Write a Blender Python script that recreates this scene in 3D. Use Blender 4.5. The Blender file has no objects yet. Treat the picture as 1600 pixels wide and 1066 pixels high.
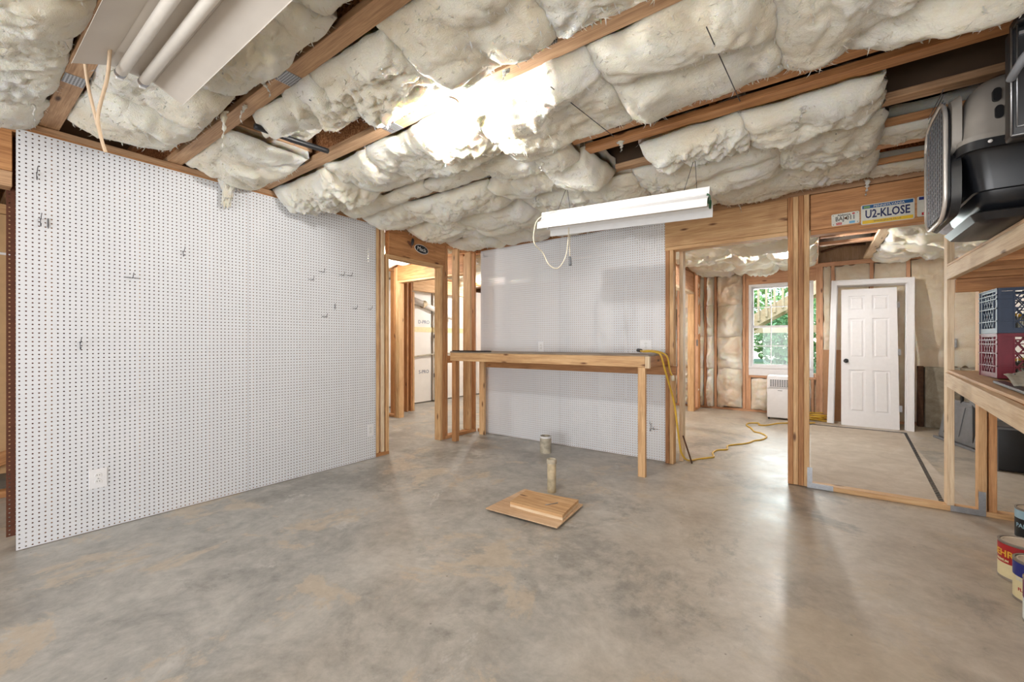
import bpy, bmesh, math, random
import numpy as np
from mathutils import Vector, Matrix
random.seed(7)
SC = bpy.context.scene
COL = SC.collection
PI = math.pi

# ------------------------------------------------------------------ camera, world, exposure
TH = 0.626848
cam_d = bpy.data.cameras.new('camera'); cam = bpy.data.objects.new('camera', cam_d); COL.objects.link(cam)
cam.location = (0, 0, 1.203); cam.rotation_euler = (PI/2, 0, TH)
cam_d.sensor_width = 36; cam_d.lens = 653.46/1600*36; cam_d.shift_y = 3/1600
cam_d.clip_start = .02; cam_d.clip_end = 200
SC.camera = cam
SC.view_settings.view_transform = 'Standard'; SC.view_settings.look = 'None'
SC.view_settings.gamma = 1; SC.view_settings.use_curve_mapping = False
SC.view_settings.exposure = 0.08
SC.cycles.use_denoising = True
SC.cycles.max_bounces = 10; SC.cycles.diffuse_bounces = 6
SC.cycles.sample_clamp_indirect = 6
SC.cycles.caustics_reflective = False; SC.cycles.caustics_refractive = False
W = bpy.data.worlds.new('world'); SC.world = W; W.use_nodes = True
nt = W.node_tree; nt.nodes.clear()
sky = nt.nodes.new('ShaderNodeTexSky'); sky.sky_type = 'NISHITA'; sky.sun_disc = False
sky.sun_elevation = math.radians(50); sky.sun_rotation = math.radians(200)
bg = nt.nodes.new('ShaderNodeBackground'); bg.inputs[1].default_value = 0.85
wo = nt.nodes.new('ShaderNodeOutputWorld')
nt.links.new(sky.outputs[0], bg.inputs[0]); nt.links.new(bg.outputs[0], wo.inputs[0])

def area_light(name, loc, rot, sx, sy, power, color=(1, 1, 1)):
    l = bpy.data.lights.new(name, 'AREA'); l.shape = 'RECTANGLE'; l.size = sx; l.size_y = sy
    l.energy = power; l.color = color
    o = bpy.data.objects.new(name, l); o.location = loc; o.rotation_euler = rot; COL.objects.link(o); return o
def point_light(name, loc, power, color, r=.04):
    l = bpy.data.lights.new(name, 'POINT'); l.energy = power; l.color = color; l.shadow_soft_size = r
    o = bpy.data.objects.new(name, l); o.location = loc; COL.objects.link(o); return o
WARM = (1.0, .95, .88)
point_light('fill_behind_photographer', (.3, -1.7, 2.25), 40, (1, .97, .94), .08)  # added fill light, no actual fitting behind the camera
# unseen soft fill added behind the photographer, and lamps of the neighbouring rooms
area_light('fill_rear_area', (-1.0, -2.95, 1.05), (math.radians(94), 0, 0), 4.6, 1.7, 175, (.95, .97, 1))
area_light('daylight_window', (-.48, 8.75, 1.55), (math.radians(-90), 0, 0), .9, 1.3, 45, (.95, .98, 1))
point_light('lamp_hall', (-4.98, 3.70, 2.25), 52, WARM)
point_light('lamp_utility', (-5.1, 6.6, 2.1), 75, (1, .97, .93))
point_light('lamp_side_room', (-2.8, 6.6, 1.7), 60, WARM)
point_light('lamp_left_room', (-4.5, -1.6, 2.2), 22, WARM)
BULB_MAIN, BULB_BACK = 185, 340

# ------------------------------------------------------------------ numpy noise
def _hash(ix, iy, iz, seed):
    n = (ix*374761393 + iy*668265263 + iz*2147483647 + seed*1274126177) & 0xffffffff
    n = ((n ^ (n >> 13))*1274126177) & 0xffffffff
    n = ((n ^ (n >> 16))*2246822519) & 0xffffffff
    return ((n ^ (n >> 15)) & 0xffff)/32767.5-1
def noise(x, y, z, seed=0):
    x, y, z = np.broadcast_arrays(np.asarray(x, float), np.asarray(y, float), np.asarray(z, float))
    ix, iy, iz = (np.floor(a).astype(np.int64) for a in (x, y, z))
    fx, fy, fz = x-ix, y-iy, z-iz
    fx, fy, fz = (f*f*f*(f*(f*6-15)+10) for f in (fx, fy, fz))
    r = 0
    for dx in (0, 1):
        for dy in (0, 1):
            for dz in (0, 1):
                w = (fx if dx else 1-fx)*(fy if dy else 1-fy)*(fz if dz else 1-fz)
                r = r+w*_hash(ix+dx, iy+dy, iz+dz, seed)
    return r
def fbm(x, y, z, seed=0, o=3):
    r, a, s = 0, 1, 1
    for i in range(o):
        r = r+a*noise(x*s, y*s, z*s, seed+i*17); a *= .5; s *= 2.03
    return r

# ------------------------------------------------------------------ materials
MAT = {}
def srgb(r, g, b):
    f = lambda c: (c/255/12.92 if c/255 <= .04045 else ((c/255+.055)/1.055)**2.4)
    return (f(r), f(g), f(b), 1)
def newmat(name):
    m = bpy.data.materials.new(name); m.use_nodes = True
    b = m.node_tree.nodes['Principled BSDF']; MAT[name] = m
    return m, m.node_tree, b
def N(t, typ, **k):
    n = t.nodes.new(typ)
    for a, v in k.items():
        if a.startswith('i_'):
            key = a[2:]; key = int(key) if key.isdigit() else key.replace('_', ' ')
            n.inputs[key].default_value = v
        else: setattr(n, a, v)
    return n
def ramp(t, src, stops):
    r = t.nodes.new('ShaderNodeValToRGB'); e = r.color_ramp.elements
    while len(e) < len(stops): e.new(.5)
    for q, (p, c) in zip(e, stops): q.position = p; q.color = c
    t.links.new(src, r.inputs[0]); return r.outputs[0]
def mixc(t, fac, a, b, mode='MIX'):
    m = t.nodes.new('ShaderNodeMix'); m.data_type = 'RGBA'; m.blend_type = mode
    for s, v in ((m.inputs[0], fac), (m.inputs[6], a), (m.inputs[7], b)):
        if hasattr(v, 'links') or isinstance(v, bpy.types.NodeSocket): t.links.new(v, s)
        else: s.default_value = v
    return m.outputs[2]
def vec(t, coord='Object', scale=(1, 1, 1), rand=False, loc=(0, 0, 0)):
    tc = t.nodes.new('ShaderNodeTexCoord'); out = tc.outputs[coord]
    if rand:
        oi = t.nodes.new('ShaderNodeObjectInfo')
        mu = N(t, 'ShaderNodeMath', operation='MULTIPLY', i_1=37.0); t.links.new(oi.outputs['Random'], mu.inputs[0])
        ad = N(t, 'ShaderNodeVectorMath', operation='ADD'); t.links.new(out, ad.inputs[0]); t.links.new(mu.outputs[0], ad.inputs[1]); out = ad.outputs[0]
    mp = t.nodes.new('ShaderNodeMapping'); mp.inputs['Scale'].default_value = scale; mp.inputs['Location'].default_value = loc
    t.links.new(out, mp.inputs[0]); return mp.outputs[0]
def noise_n(t, v, scale, detail=4, rough=.55, dist=0):
    n = N(t, 'ShaderNodeTexNoise', i_Scale=scale, i_Detail=detail, i_Roughness=rough, i_Distortion=dist)
    t.links.new(v, n.inputs['Vector']); return n.outputs[0]
def bump(t, b, h, strength=.3, dist=.01):
    n = N(t, 'ShaderNodeBump', i_Strength=strength, i_Distance=dist)
    t.links.new(h, n.inputs['Height']); t.links.new(n.outputs[0], b.inputs['Normal'])
def plain(name, c, rough=.5, metal=0, var=.06, spec=.5, vs=20):
    m, t, b = newmat(name)
    v = vec(t); n = noise_n(t, v, vs, 3)
    lo = tuple(x*(1-var) for x in c[:3])+(1,); hi = tuple(min(1, x*(1+var)) for x in c[:3])+(1,)
    t.links.new(ramp(t, n, [(.3, lo), (.7, hi)]), b.inputs['Base Color'])
    b.inputs['Roughness'].default_value = rough; b.inputs['Metallic'].default_value = metal
    b.inputs['Specular IOR Level'].default_value = spec
    return m
def wood(name, light, mid, dark, rough=.6, knots=True, grain=1.0):
    m, t, b = newmat(name)
    v = vec(t, scale=(1.1, 16*grain, 16*grain), rand=True)
    n1 = noise_n(t, v, 2.2, 5, .6, .6)
    base = ramp(t, n1, [(.28, dark), (.5, mid), (.72, light)])
    v2 = vec(t, scale=(3, 90*grain, 90*grain), rand=True)
    n2 = noise_n(t, v2, 2.0, 3, .6)
    base = mixc(t, .35, base, ramp(t, n2, [(.35, dark), (.6, light)]))
    oi = t.nodes.new('ShaderNodeObjectInfo')
    tint = ramp(t, oi.outputs['Random'], [(0, (.84, .80, .75, 1)), (.5, (1, .98, .95, 1)), (1, (1.08, 1.1, 1.12, 1))])
    base = mixc(t, 1.0, base, tint, 'MULTIPLY')
    if knots:
        v3 = vec(t, scale=(2.6, 9, 9), rand=True)
        vo = N(t, 'ShaderNodeTexVoronoi', i_Scale=1.0); t.links.new(v3, vo.inputs['Vector'])
        k = ramp(t, vo.outputs['Distance'], [(.05, (1, 1, 1, 1)), (.13, (0, 0, 0, 1))])
        base = mixc(t, k, base, (dark[0]*.35, dark[1]*.28, dark[2]*.25, 1))
    v4 = vec(t, scale=(2, 2, 2), rand=True); n4 = noise_n(t, v4, 1.6, 4)
    base = mixc(t, ramp(t, n4, [(.55, (0, 0, 0, 1)), (.8, (.45, .45, .45, 1))]), base, (dark[0]*.7, dark[1]*.65, dark[2]*.6, 1))
    t.links.new(base, b.inputs['Base Color']); b.inputs['Roughness'].default_value = rough
    bump(t, b, n2, .15, .002)
    return m
wood('pine', srgb(236, 204, 158), srgb(214, 172, 124), srgb(176, 128, 84))
wood('pine_pale', srgb(240, 224, 198), srgb(226, 204, 172), srgb(196, 164, 126))
wood('pine_orange', srgb(212, 162, 112), srgb(186, 132, 84), srgb(142, 92, 54))
wood('pine_joist', srgb(208, 172, 136), srgb(182, 144, 108), srgb(138, 102, 74))
wood('pine_pink', srgb(226, 184, 150), srgb(208, 160, 124), srgb(174, 124, 92))
wood('plywood', srgb(222, 194, 160), srgb(206, 172, 136), srgb(182, 144, 108), knots=False, grain=.4)
wood('plywood_grey', srgb(176, 162, 146), srgb(150, 136, 122), srgb(112, 98, 86), knots=False, grain=.4)

def m_osb():
    m, t, b = newmat('osb')
    v = vec(t, scale=(1, 1, 1), rand=True)
    vo = N(t, 'ShaderNodeTexVoronoi', i_Scale=110.0); t.links.new(v, vo.inputs['Vector'])
    sp = N(t, 'ShaderNodeSeparateColor'); t.links.new(vo.outputs['Color'], sp.inputs[0])
    c = ramp(t, sp.outputs[0], [(0, srgb(120, 76, 46)), (.5, srgb(166, 110, 68)), (1, srgb(200, 150, 104))])
    t.links.new(c, b.inputs['Base Color']); b.inputs['Roughness'].default_value = .8
    bump(t, b, sp.outputs[0], .4, .003)
m_osb()
def m_insul(name, white, cream, tan, tanpos=.62):
    m, t, b = newmat(name)
    v = vec(t, 'Object', rand=True)
    n1 = noise_n(t, v, 2.3, 5, .6, .5); n2 = noise_n(t, v, 9, 4, .6, .8)
    c = ramp(t, n1, [(.33, white), (.5, cream), (tanpos+.12, tan)])
    c = mixc(t, .3, c, ramp(t, n2, [(.35, white), (.68, cream)]))
    t.links.new(c, b.inputs['Base Color'])
    b.inputs['Roughness'].default_value = 1; b.inputs['Specular IOR Level'].default_value = 0
    b.inputs['Subsurface Weight'].default_value = .7; b.inputs['Subsurface Radius'].default_value = (1, .85, .65); b.inputs['Subsurface Scale'].default_value = .025
    v2 = vec(t, scale=(14, 45, 45), rand=True); n3 = noise_n(t, v2, 1.4, 6, .7, 2.2)
    n4 = noise_n(t, v, 60, 5, .7, 1.5)
    ad = N(t, 'ShaderNodeMath', operation='ADD'); t.links.new(n3, ad.inputs[0]); t.links.new(n4, ad.inputs[1])
    bump(t, b, ad.outputs[0], .8, .016)
m_insul('insulation', srgb(252, 249, 242), srgb(247, 240, 223), srgb(234, 217, 182), .68)
m_insul('insulation_wall', srgb(254, 250, 242), srgb(250, 240, 224), srgb(222, 190, 154), .60)
m_insul('insulation_kraft', srgb(244, 236, 220), srgb(234, 220, 198), srgb(212, 190, 158))

def m_concrete(name, patchy=True):
    m, t, b = newmat(name)
    v = vec(t)
    big = noise_n(t, v, .55, 6, .62, .6)
    med = noise_n(t, v, 2.3, 9, .74, .35)
    fine = noise_n(t, v, 14, 8, .7, .3)
    grey = ramp(t, med, [(.34, srgb(128, 128, 124)), (.5, srgb(168, 167, 162)), (.64, srgb(196, 194, 188))])
    tan = ramp(t, med, [(.34, srgb(166, 154, 138)), (.5, srgb(192, 180, 163)), (.66, srgb(210, 200, 186))])
    # grey worn zone in the middle of the room, tan towards the right-hand side and the near left corner
    sx = N(t, 'ShaderNodeSeparateXYZ'); tc = t.nodes.new('ShaderNodeTexCoord'); t.links.new(tc.outputs['Object'], sx.inputs[0])
    dx = N(t, 'ShaderNodeMath', operation='MULTIPLY_ADD', i_1=.20, i_2=.30); t.links.new(sx.outputs[0], dx.inputs[0])
    s = N(t, 'ShaderNodeMath', operation='ADD'); t.links.new(dx.outputs[0], s.inputs[0]); t.links.new(big, s.inputs[1])
    dy = N(t, 'ShaderNodeMath', operation='MULTIPLY_ADD', i_1=.05, i_2=-.08); t.links.new(sx.outputs[1], dy.inputs[0])
    s2 = N(t, 'ShaderNodeMath', operation='ADD'); t.links.new(s.outputs[0], s2.inputs[0]); t.links.new(dy.outputs[0], s2.inputs[1])
    f = ramp(t, s2.outputs[0], [(.42, (0, 0, 0, 1)), (.78, (1, 1, 1, 1))])
    c = mixc(t, f, grey, tan)
    v2 = vec(t, loc=(3.1, 7.7, 0)); tanp = noise_n(t, v2, 1.5, 10, .74, .5)
    c = mixc(t, ramp(t, tanp, [(.54, (0, 0, 0, 1)), (.58, (.8, .8, .8, 1))]), c, srgb(198, 182, 158))
    v3 = vec(t, loc=(-5.3, 2.2, 0)); dk = noise_n(t, v3, 1.0, 10, .76, .4)
    c = mixc(t, ramp(t, dk, [(.54, (0, 0, 0, 1)), (.61, (.62, .62, .62, 1))]), c, srgb(112, 110, 104))
    v5 = vec(t, loc=(9.3, -4.2, 0)); lt = noise_n(t, v5, 1.4, 10, .76, .6)
    c = mixc(t, ramp(t, lt, [(.60, (0, 0, 0, 1)), (.66, (.65, .65, .65, 1))]), c, srgb(214, 213, 208))
    c = mixc(t, .3, c, ramp(t, fine, [(.3, srgb(120, 118, 112)), (.7, srgb(206, 202, 194))]))
    v6 = vec(t); vo = N(t, 'ShaderNodeTexVoronoi', i_Scale=7.0); t.links.new(v6, vo.inputs['Vector'])
    c = mixc(t, ramp(t, vo.outputs['Distance'], [(.02, (.6, .6, .6, 1)), (.045, (0, 0, 0, 1))]), c, srgb(84, 76, 66))
    t.links.new(c, b.inputs['Base Color'])
    t.links.new(ramp(t, med, [(.3, (.30, .30, .30, 1)), (.7, (.50, .50, .50, 1))]), b.inputs['Roughness'])
    b.inputs['Specular IOR Level'].default_value = .45
    bump(t, b, fine, .08, .003)
m_concrete('concrete_floor')
def m_block(name, a, c, d):
    m, t, b = newmat(name); v = vec(t)
    n = noise_n(t, v, 5, 8, .7, .5)
    t.links.new(ramp(t, n, [(.3, a), (.5, c), (.7, d)]), b.inputs['Base Color']); b.inputs['Roughness'].default_value = .85
    bump(t, b, n, .4, .01)
m_block('concrete_wall', srgb(120, 112, 98), srgb(158, 150, 134), srgb(186, 180, 166))
m_block('vinyl', srgb(176, 164, 148), srgb(190, 178, 162), srgb(202, 192, 178))
m_block('grass', srgb(70, 96, 48), srgb(100, 124, 64), srgb(140, 150, 90))
plain('peg_white', srgb(224, 226, 230), .50, var=.015, vs=2)
plain('peg_brown', srgb(104, 62, 44), .8, var=.15)
plain('peg_hole_shade', srgb(58, 40, 32), .9)  # hole walls darker than the board: shade inside the holes put into the colour
plain('white_paint', srgb(236, 236, 238), .35, var=.02)
plain('white_metal', srgb(232, 232, 232), .35, var=.02)
plain('fixture_old', srgb(206, 198, 188), .45, var=.05, vs=4)
plain('tube_old', srgb(226, 220, 210), .35, var=.03)
plain('plate_white', srgb(224, 224, 222), .4, var=.02)
plain('tan_cord', srgb(206, 180, 150), .5)
plain('cream_cord', srgb(226, 216, 192), .5)
plain('yellow_cord', srgb(214, 174, 62), .45)
plain('steel', srgb(168, 170, 174), .42, 1.0, var=.1, vs=60)
plain('dark_steel', srgb(92, 92, 96), .4, .8)
plain('black_plastic', srgb(30, 31, 34), .42, var=.15)
plain('black_plastic_gloss', srgb(26, 28, 32), .28, var=.1)
plain('kennel_grey', srgb(150, 145, 138), .45, var=.04)
plain('grey_plastic', srgb(112, 114, 118), .55, var=.1)
plain('wire_white', srgb(214, 210, 204), .35, .5)
plain('dark_wire', srgb(50, 42, 40), .5)
plain('black_paint', srgb(20, 22, 28), .4)
plain('porcelain', srgb(236, 236, 236), .25, var=.01)
plain('green_lead', srgb(34, 84, 52), .5)
plain('crate_blue', srgb(40, 56, 80), .45, var=.12)
plain('crate_maroon', srgb(112, 22, 42), .45, var=.12)
plain('cardboard', srgb(172, 132, 98), .85, var=.06)
plain('red_print', srgb(180, 60, 44), .8)
plain('rust_can', srgb(160, 152, 142), .45, .7)
plain('lid_paint', srgb(204, 190, 170), .6, var=.1)
plain('pvc_dirty', srgb(196, 182, 152), .6, var=.35, vs=14)
plain('pvc_grey', srgb(180, 172, 154), .7, var=.3, vs=22)
plain('grey_canvas', srgb(150, 146, 134), .8, var=.2)
plain('tan_panel', srgb(196, 160, 116), .6, var=.05)
plain('foam_white', srgb(232, 230, 226), .7, var=.04, vs=3)
plain('ink_blue', srgb(90, 110, 140), .7)
plain('duct_metal', srgb(206, 206, 208), .38, .6, var=.1)
plain('leaf_bronze', srgb(128, 84, 62), .45, .3)
plain('red_label', srgb(166, 32, 36), .45)
plain('gold', srgb(226, 178, 60), .45)
plain('cream_label', srgb(226, 214, 170), .5)
plain('blue_label', srgb(32, 42, 120), .45)
plain('plum_label', srgb(110, 28, 66), .45)
plain('white_label', srgb(222, 224, 222), .45)
plain('black_label', srgb(26, 30, 34), .45)
plain('paleblue_label', srgb(150, 184, 200), .5)
plain('plate_blue', srgb(24, 84, 140), .45)
plain('plate_navy', srgb(28, 36, 86), .45)
plain('plate_yellow', srgb(232, 192, 44), .45)
plain('plate_cream', srgb(214, 214, 204), .45)
plain('plate_red', srgb(116, 36, 34), .45)
plain('sticker_red', srgb(190, 40, 50), .45)
plain('sticker_blue', srgb(110, 170, 206), .45)
plain('plate_black', srgb(34, 34, 36), .45)
plain('bag_white', srgb(214, 216, 222), .5)
plain('leaf_green', srgb(150, 184, 110), .6, var=.5, vs=5)
plain('leaf_dark', srgb(112, 150, 92), .6, var=.4, vs=5)
plain('bark', srgb(112, 92, 72), .9)
plain('deck_wood', srgb(206, 180, 140), .8, var=.15)
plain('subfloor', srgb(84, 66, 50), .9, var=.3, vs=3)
plain('brown_dark', srgb(86, 58, 38), .8, var=.3)
plain('glass_jar', srgb(190, 196, 190), .15)
MAT['glass_jar'].node_tree.nodes['Principled BSDF'].inputs['Transmission Weight'].default_value = .8
def m_glass():
    m, t, b = newmat('window_glass')
    t.nodes.remove(b)
    tr = N(t, 'ShaderNodeBsdfTransparent'); tr.inputs[0].default_value = (.93, .97, .96, 1)
    gl = N(t, 'ShaderNodeBsdfGlossy', i_Roughness=.02); fr = N(t, 'ShaderNodeFresnel', i_IOR=1.45)
    mx = t.nodes.new('ShaderNodeMixShader'); t.links.new(fr.outputs[0], mx.inputs[0])
    t.links.new(tr.outputs[0], mx.inputs[1]); t.links.new(gl.outputs[0], mx.inputs[2])
    t.links.new(mx.outputs[0], t.nodes['Material Output'].inputs[0])
m_glass()
def m_emit(name, c, s):
    m, t, b = newmat(name)
    b.inputs['Emission Color'].default_value = c; b.inputs['Emission Strength'].default_value = s
    b.inputs['Base Color'].default_value = (1, 1, 1, 1)
def bulb_strength(watts, r=.03):   # radiant exitance of a sphere
    return watts/(4*PI*r*r*PI)*.25
m_emit('bulb_glow', (1.0, .965, .92, 1), bulb_strength(BULB_MAIN))
m_emit('bulb_glow_back', (1.0, .965, .93, 1), bulb_strength(BULB_BACK))
def m_gusset():
    m, t, b = newmat('gusset_metal')
    v = vec(t, scale=(85, 85, 85))
    ck = N(t, 'ShaderNodeTexVoronoi', i_Scale=1.0, i_Randomness=0.0); t.links.new(v, ck.inputs['Vector'])
    c = ramp(t, ck.outputs['Distance'], [(.28, srgb(52, 50, 50)), (.36, srgb(176, 178, 182))])
    t.links.new(c, b.inputs['Base Color']); b.inputs['Metallic'].default_value = .6; b.inputs['Roughness'].default_value = .45
m_gusset()

# ------------------------------------------------------------------ object helpers
def root(name, loc, label=None, cat=None, group=None, rotz=0, kind=None):
    o = bpy.data.objects.new(name, None); COL.objects.link(o); o.empty_display_size = .1
    o.location = loc; o.rotation_euler = (0, 0, rotz)
    o['_m'] = 1
    tag(o, label, cat, group, kind); return o
def tag(o, label=None, cat=None, group=None, kind=None):
    if label: o['label'] = label
    if cat: o['category'] = cat
    if group: o['group'] = group
    if kind: o['kind'] = kind
    return o
def wm(o):
    m = Matrix.LocRotScale(o.location, o.rotation_euler, o.scale)
    return wm(o.parent) @ m if o.parent else m
def place(o, world, parent):
    COL.objects.link(o)
    if parent is not None:
        o.parent = parent; world = wm(parent).inverted() @ world
    l, r, s = world.decompose(); o.location = l; o.rotation_euler = r.to_euler(); o.scale = s
    return o
_cache = {}
def boxmesh(lx, ly, lz, bev=.0025):
    k = (round(lx, 4), round(ly, 4), round(lz, 4), bev)
    if k in _cache: return _cache[k]
    bm = bmesh.new(); bmesh.ops.create_cube(bm, size=1)
    bmesh.ops.scale(bm, vec=(lx, ly, lz), verts=bm.verts)
    if bev and min(lx, ly, lz) > bev*3:
        bmesh.ops.bevel(bm, geom=bm.edges[:], offset=bev, segments=1, affect='EDGES')
    me = bpy.data.meshes.new('box'); bm.to_mesh(me); bm.free(); _cache[k] = me; return me
_mm = {}
def withmat(me, mat):
    k = (me.name, mat)
    if k in _mm: return _mm[k]
    m = me.copy(); m.materials.clear(); m.materials.append(MAT[mat]); _mm[k] = m; return m
def box(name, x0, x1, y0, y1, z0, z1, mat, parent=None, bev=.0025, along=None):
    """axis-aligned box given by its bounds; local X runs along its longest side so that grain follows it"""
    d = (x1-x0, y1-y0, z1-z0); a = along if along is not None else d.index(max(d))
    c = Matrix.Translation(((x0+x1)/2, (y0+y1)/2, (z0+z1)/2))
    if a == 0: me = boxmesh(*d, bev); R = Matrix.Identity(4)
    elif a == 1: me = boxmesh(d[1], d[0], d[2], bev); R = Matrix.Rotation(PI/2, 4, 'Z')
    else: me = boxmesh(d[2], d[1], d[0], bev); R = Matrix.Rotation(PI/2, 4, 'Y')
    return place(bpy.data.objects.new(name, withmat(me, mat)), c @ R, parent)
def board(name, p0, p1, w, t, mat, parent=None, up=(0, 0, 1), bev=.0025):
    """board from p0 to p1 (axis ends); w measured across (perp to up), t along up"""
    p0, p1, up = Vector(p0), Vector(p1), Vector(up)
    X = (p1-p0); L = X.length; X.normalize(); Y = up.cross(X).normalized(); Z = X.cross(Y)
    M = Matrix((X, Y, Z)).transposed().to_4x4(); M.translation = (p0+p1)/2
    return place(bpy.data.objects.new(name, withmat(boxmesh(L, w, t, bev), mat)), M, parent)
def meshobj(name, verts, faces, mat, parent=None, M=None, smooth=False, mats=None, mi=None):
    me = bpy.data.meshes.new(name); me.from_pydata([tuple(v) for v in verts], [], faces)
    for q in (mats or [mat]): me.materials.append(MAT[q])
    if mi is not None: me.polygons.foreach_set('material_index', mi)
    if smooth: me.polygons.foreach_set('use_smooth', [True]*len(me.polygons))
    me.update()
    return place(bpy.data.objects.new(name, me), M or Matrix.Identity(4), parent)
def bmobj(name, bm, mat, parent=None, M=None, smooth=False):
    me = bpy.data.meshes.new(name); bm.to_mesh(me); bm.free(); me.materials.append(MAT[mat])
    if smooth: me.polygons.foreach_set('use_smooth', [True]*len(me.polygons))
    return place(bpy.data.objects.new(name, me), M or Matrix.Identity(4), parent)
def smooth_path(pts, n=6):
    P = [Vector(p) for p in pts]; out = []
    for i in range(len(P)-1):
        a, b, c, d = P[max(i-1, 0)], P[i], P[i+1], P[min(i+2, len(P)-1)]
        for k in range(n):
            s = k/n
            out.append(.5*((2*b)+(c-a)*s+(2*a-5*b+4*c-d)*s*s+(3*b-a-3*c+d)*s**3))
    out.append(P[-1]); return out
def tube(name, pts, r, mat, parent=None, seg=8, smooth=True, n=6, taper=None):
    P = smooth_path(pts, n) if n > 1 else [Vector(p) for p in pts]
    o = P[0].copy(); verts = []; faces = []
    T = (P[1]-P[0]).normalized(); U = T.orthogonal().normalized()
    for i, p in enumerate(P):
        T2 = (P[min(i+1, len(P)-1)]-P[max(i-1, 0)]).normalized()
        U = (U-T2*U.dot(T2)).normalized(); V = T2.cross(U)
        rr = r if taper is None else r*(taper[0]+(taper[1]-taper[0])*i/(len(P)-1))
        for k in range(seg):
            a = 2*PI*k/seg; verts.append(p+U*rr*math.cos(a)+V*rr*math.sin(a)-o)
    for i in range(len(P)-1):
        for k in range(seg):
            a, b = i*seg+k, i*seg+(k+1) % seg; faces.append((a, b, b+seg, a+seg))
    faces.append(tuple(range(seg))[::-1]); faces.append(tuple(range((len(P)-1)*seg, len(P)*seg)))
    return meshobj(name, verts, faces, mat, parent, Matrix.Translation(o), smooth)
def lathe(name, prof, mat, parent=None, M=None, seg=28, smooth=True, mats=None, mi=None, arc=None):
    verts, faces, ids = [], [], []
    n = len(prof)
    for k in range(seg):
        a = 2*PI*k/seg
        for (r, z) in prof: verts.append((r*math.cos(a), r*math.sin(a), z))
    for k in range(seg):
        for i in range(n-1):
            a, b = k*n+i, ((k+1) % seg)*n+i
            faces.append((a, b, b+1, a+1)); ids.append(mi[i] if mi else 0)
    o = meshobj(name, verts, faces, mat, parent, M, False, mats, ids if mi else None)
    if smooth: bevel_smooth(o)
    return o
def bevel_smooth(o):
    me = o.data; me.polygons.foreach_set('use_smooth', [True]*len(me.polygons))
    try: me.set_sharp_from_angle(angle=math.radians(35))
    except Exception: pass
def text(name, body, size, mat, parent, M, ext=.0006, sx=1.0, bold=0):
    cu = bpy.data.curves.new('txt', 'FONT'); cu.body = body; cu.size = size; cu.extrude = ext
    cu.align_x = 'CENTER'; cu.align_y = 'CENTER'; cu.resolution_u = 2; cu.offset = bold
    ob = bpy.data.objects.new('txt', cu); COL.objects.link(ob)
    bpy.context.view_layer.update()
    me = bpy.data.meshes.new_from_object(ob.evaluated_get(bpy.context.evaluated_depsgraph_get()))
    bpy.data.objects.remove(ob)
    me.materials.clear(); me.materials.append(MAT[mat])
    return place(bpy.data.objects.new(name, me), M @ Matrix.Diagonal((sx, 1, 1, 1)), parent)
def frameY(x, y, z):   # local XY -> a panel facing -Y (X to the right, Y up)
    return Matrix.Translation((x, y, z)) @ Matrix.Rotation(PI/2, 4, 'X')
def frameX(x, y, z):   # local XY -> a panel facing +X (X towards +Y)
    return Matrix.Translation((x, y, z)) @ Matrix.Rotation(PI/2, 4, 'Z') @ Matrix.Rotation(PI/2, 4, 'X')
def join_boxes(name, boxes, mat, parent=None, M=None, bev=0):
    bm = bmesh.new()
    for (x0, x1, y0, y1, z0, z1) in boxes:
        r = bmesh.ops.create_cube(bm, size=1)
        bmesh.ops.scale(bm, vec=(x1-x0, y1-y0, z1-z0), verts=r['verts'])
        bmesh.ops.translate(bm, vec=((x0+x1)/2, (y0+y1)/2, (z0+z1)/2), verts=r['verts'])
    return bmobj(name, bm, mat, parent, M)

# ------------------------------------------------------------------ floor and shell
fl = box('floor', -8.2, 1.95, -3.2, 8.55, -.12, 0, 'concrete_floor', bev=0); tag(fl, kind='structure', label='mottled grey and tan concrete slab floor')
# the mapping of the slab pattern is in room metres: keep object origin at the world origin
fl.data = fl.data.copy(); fl.data.transform(wm(fl)); fl.location = (0, 0, 0); fl.rotation_euler = (0, 0, 0)
vs = box('vinyl_floor_sheet', -.04, .93, 4.37, 7.55, 0, .004, 'vinyl', bev=0); tag(vs, 'thin beige floor sheet lying in the back room', 'floor covering')
vs.data = vs.data.copy(); vs.data.transform(wm(vs)); vs.location = (0, 0, 0); vs.rotation_euler = (0, 0, 0)
es = root('edge_strip', (.93, 7.56, 0), 'black toothed edging strip along the beige floor sheet in the back room', 'floor edging')
join_boxes('rail', [(-.3, .99, 7.56, 7.6, 0, .006)], 'black_plastic', es)
teeth = []
P0, P1 = Vector((.975, 7.58, 0)), Vector((.775, 4.45, 0))
nt_ = 62
for i in range(nt_):
    p = P0.lerp(P1, (i+.5)/nt_); teeth.append((p.x-.015, p.x+.013, p.y-.012, p.y+.012, 0, .008))
t_ = join_boxes('tooth', teeth, 'black_plastic', es); t_['kind'] = 'stuff'

ceil = box('ceiling', -8.2, 1.95, -3.2, 8.55, 2.88, 2.9, 'subfloor', bev=0); tag(ceil, kind='structure')

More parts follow.
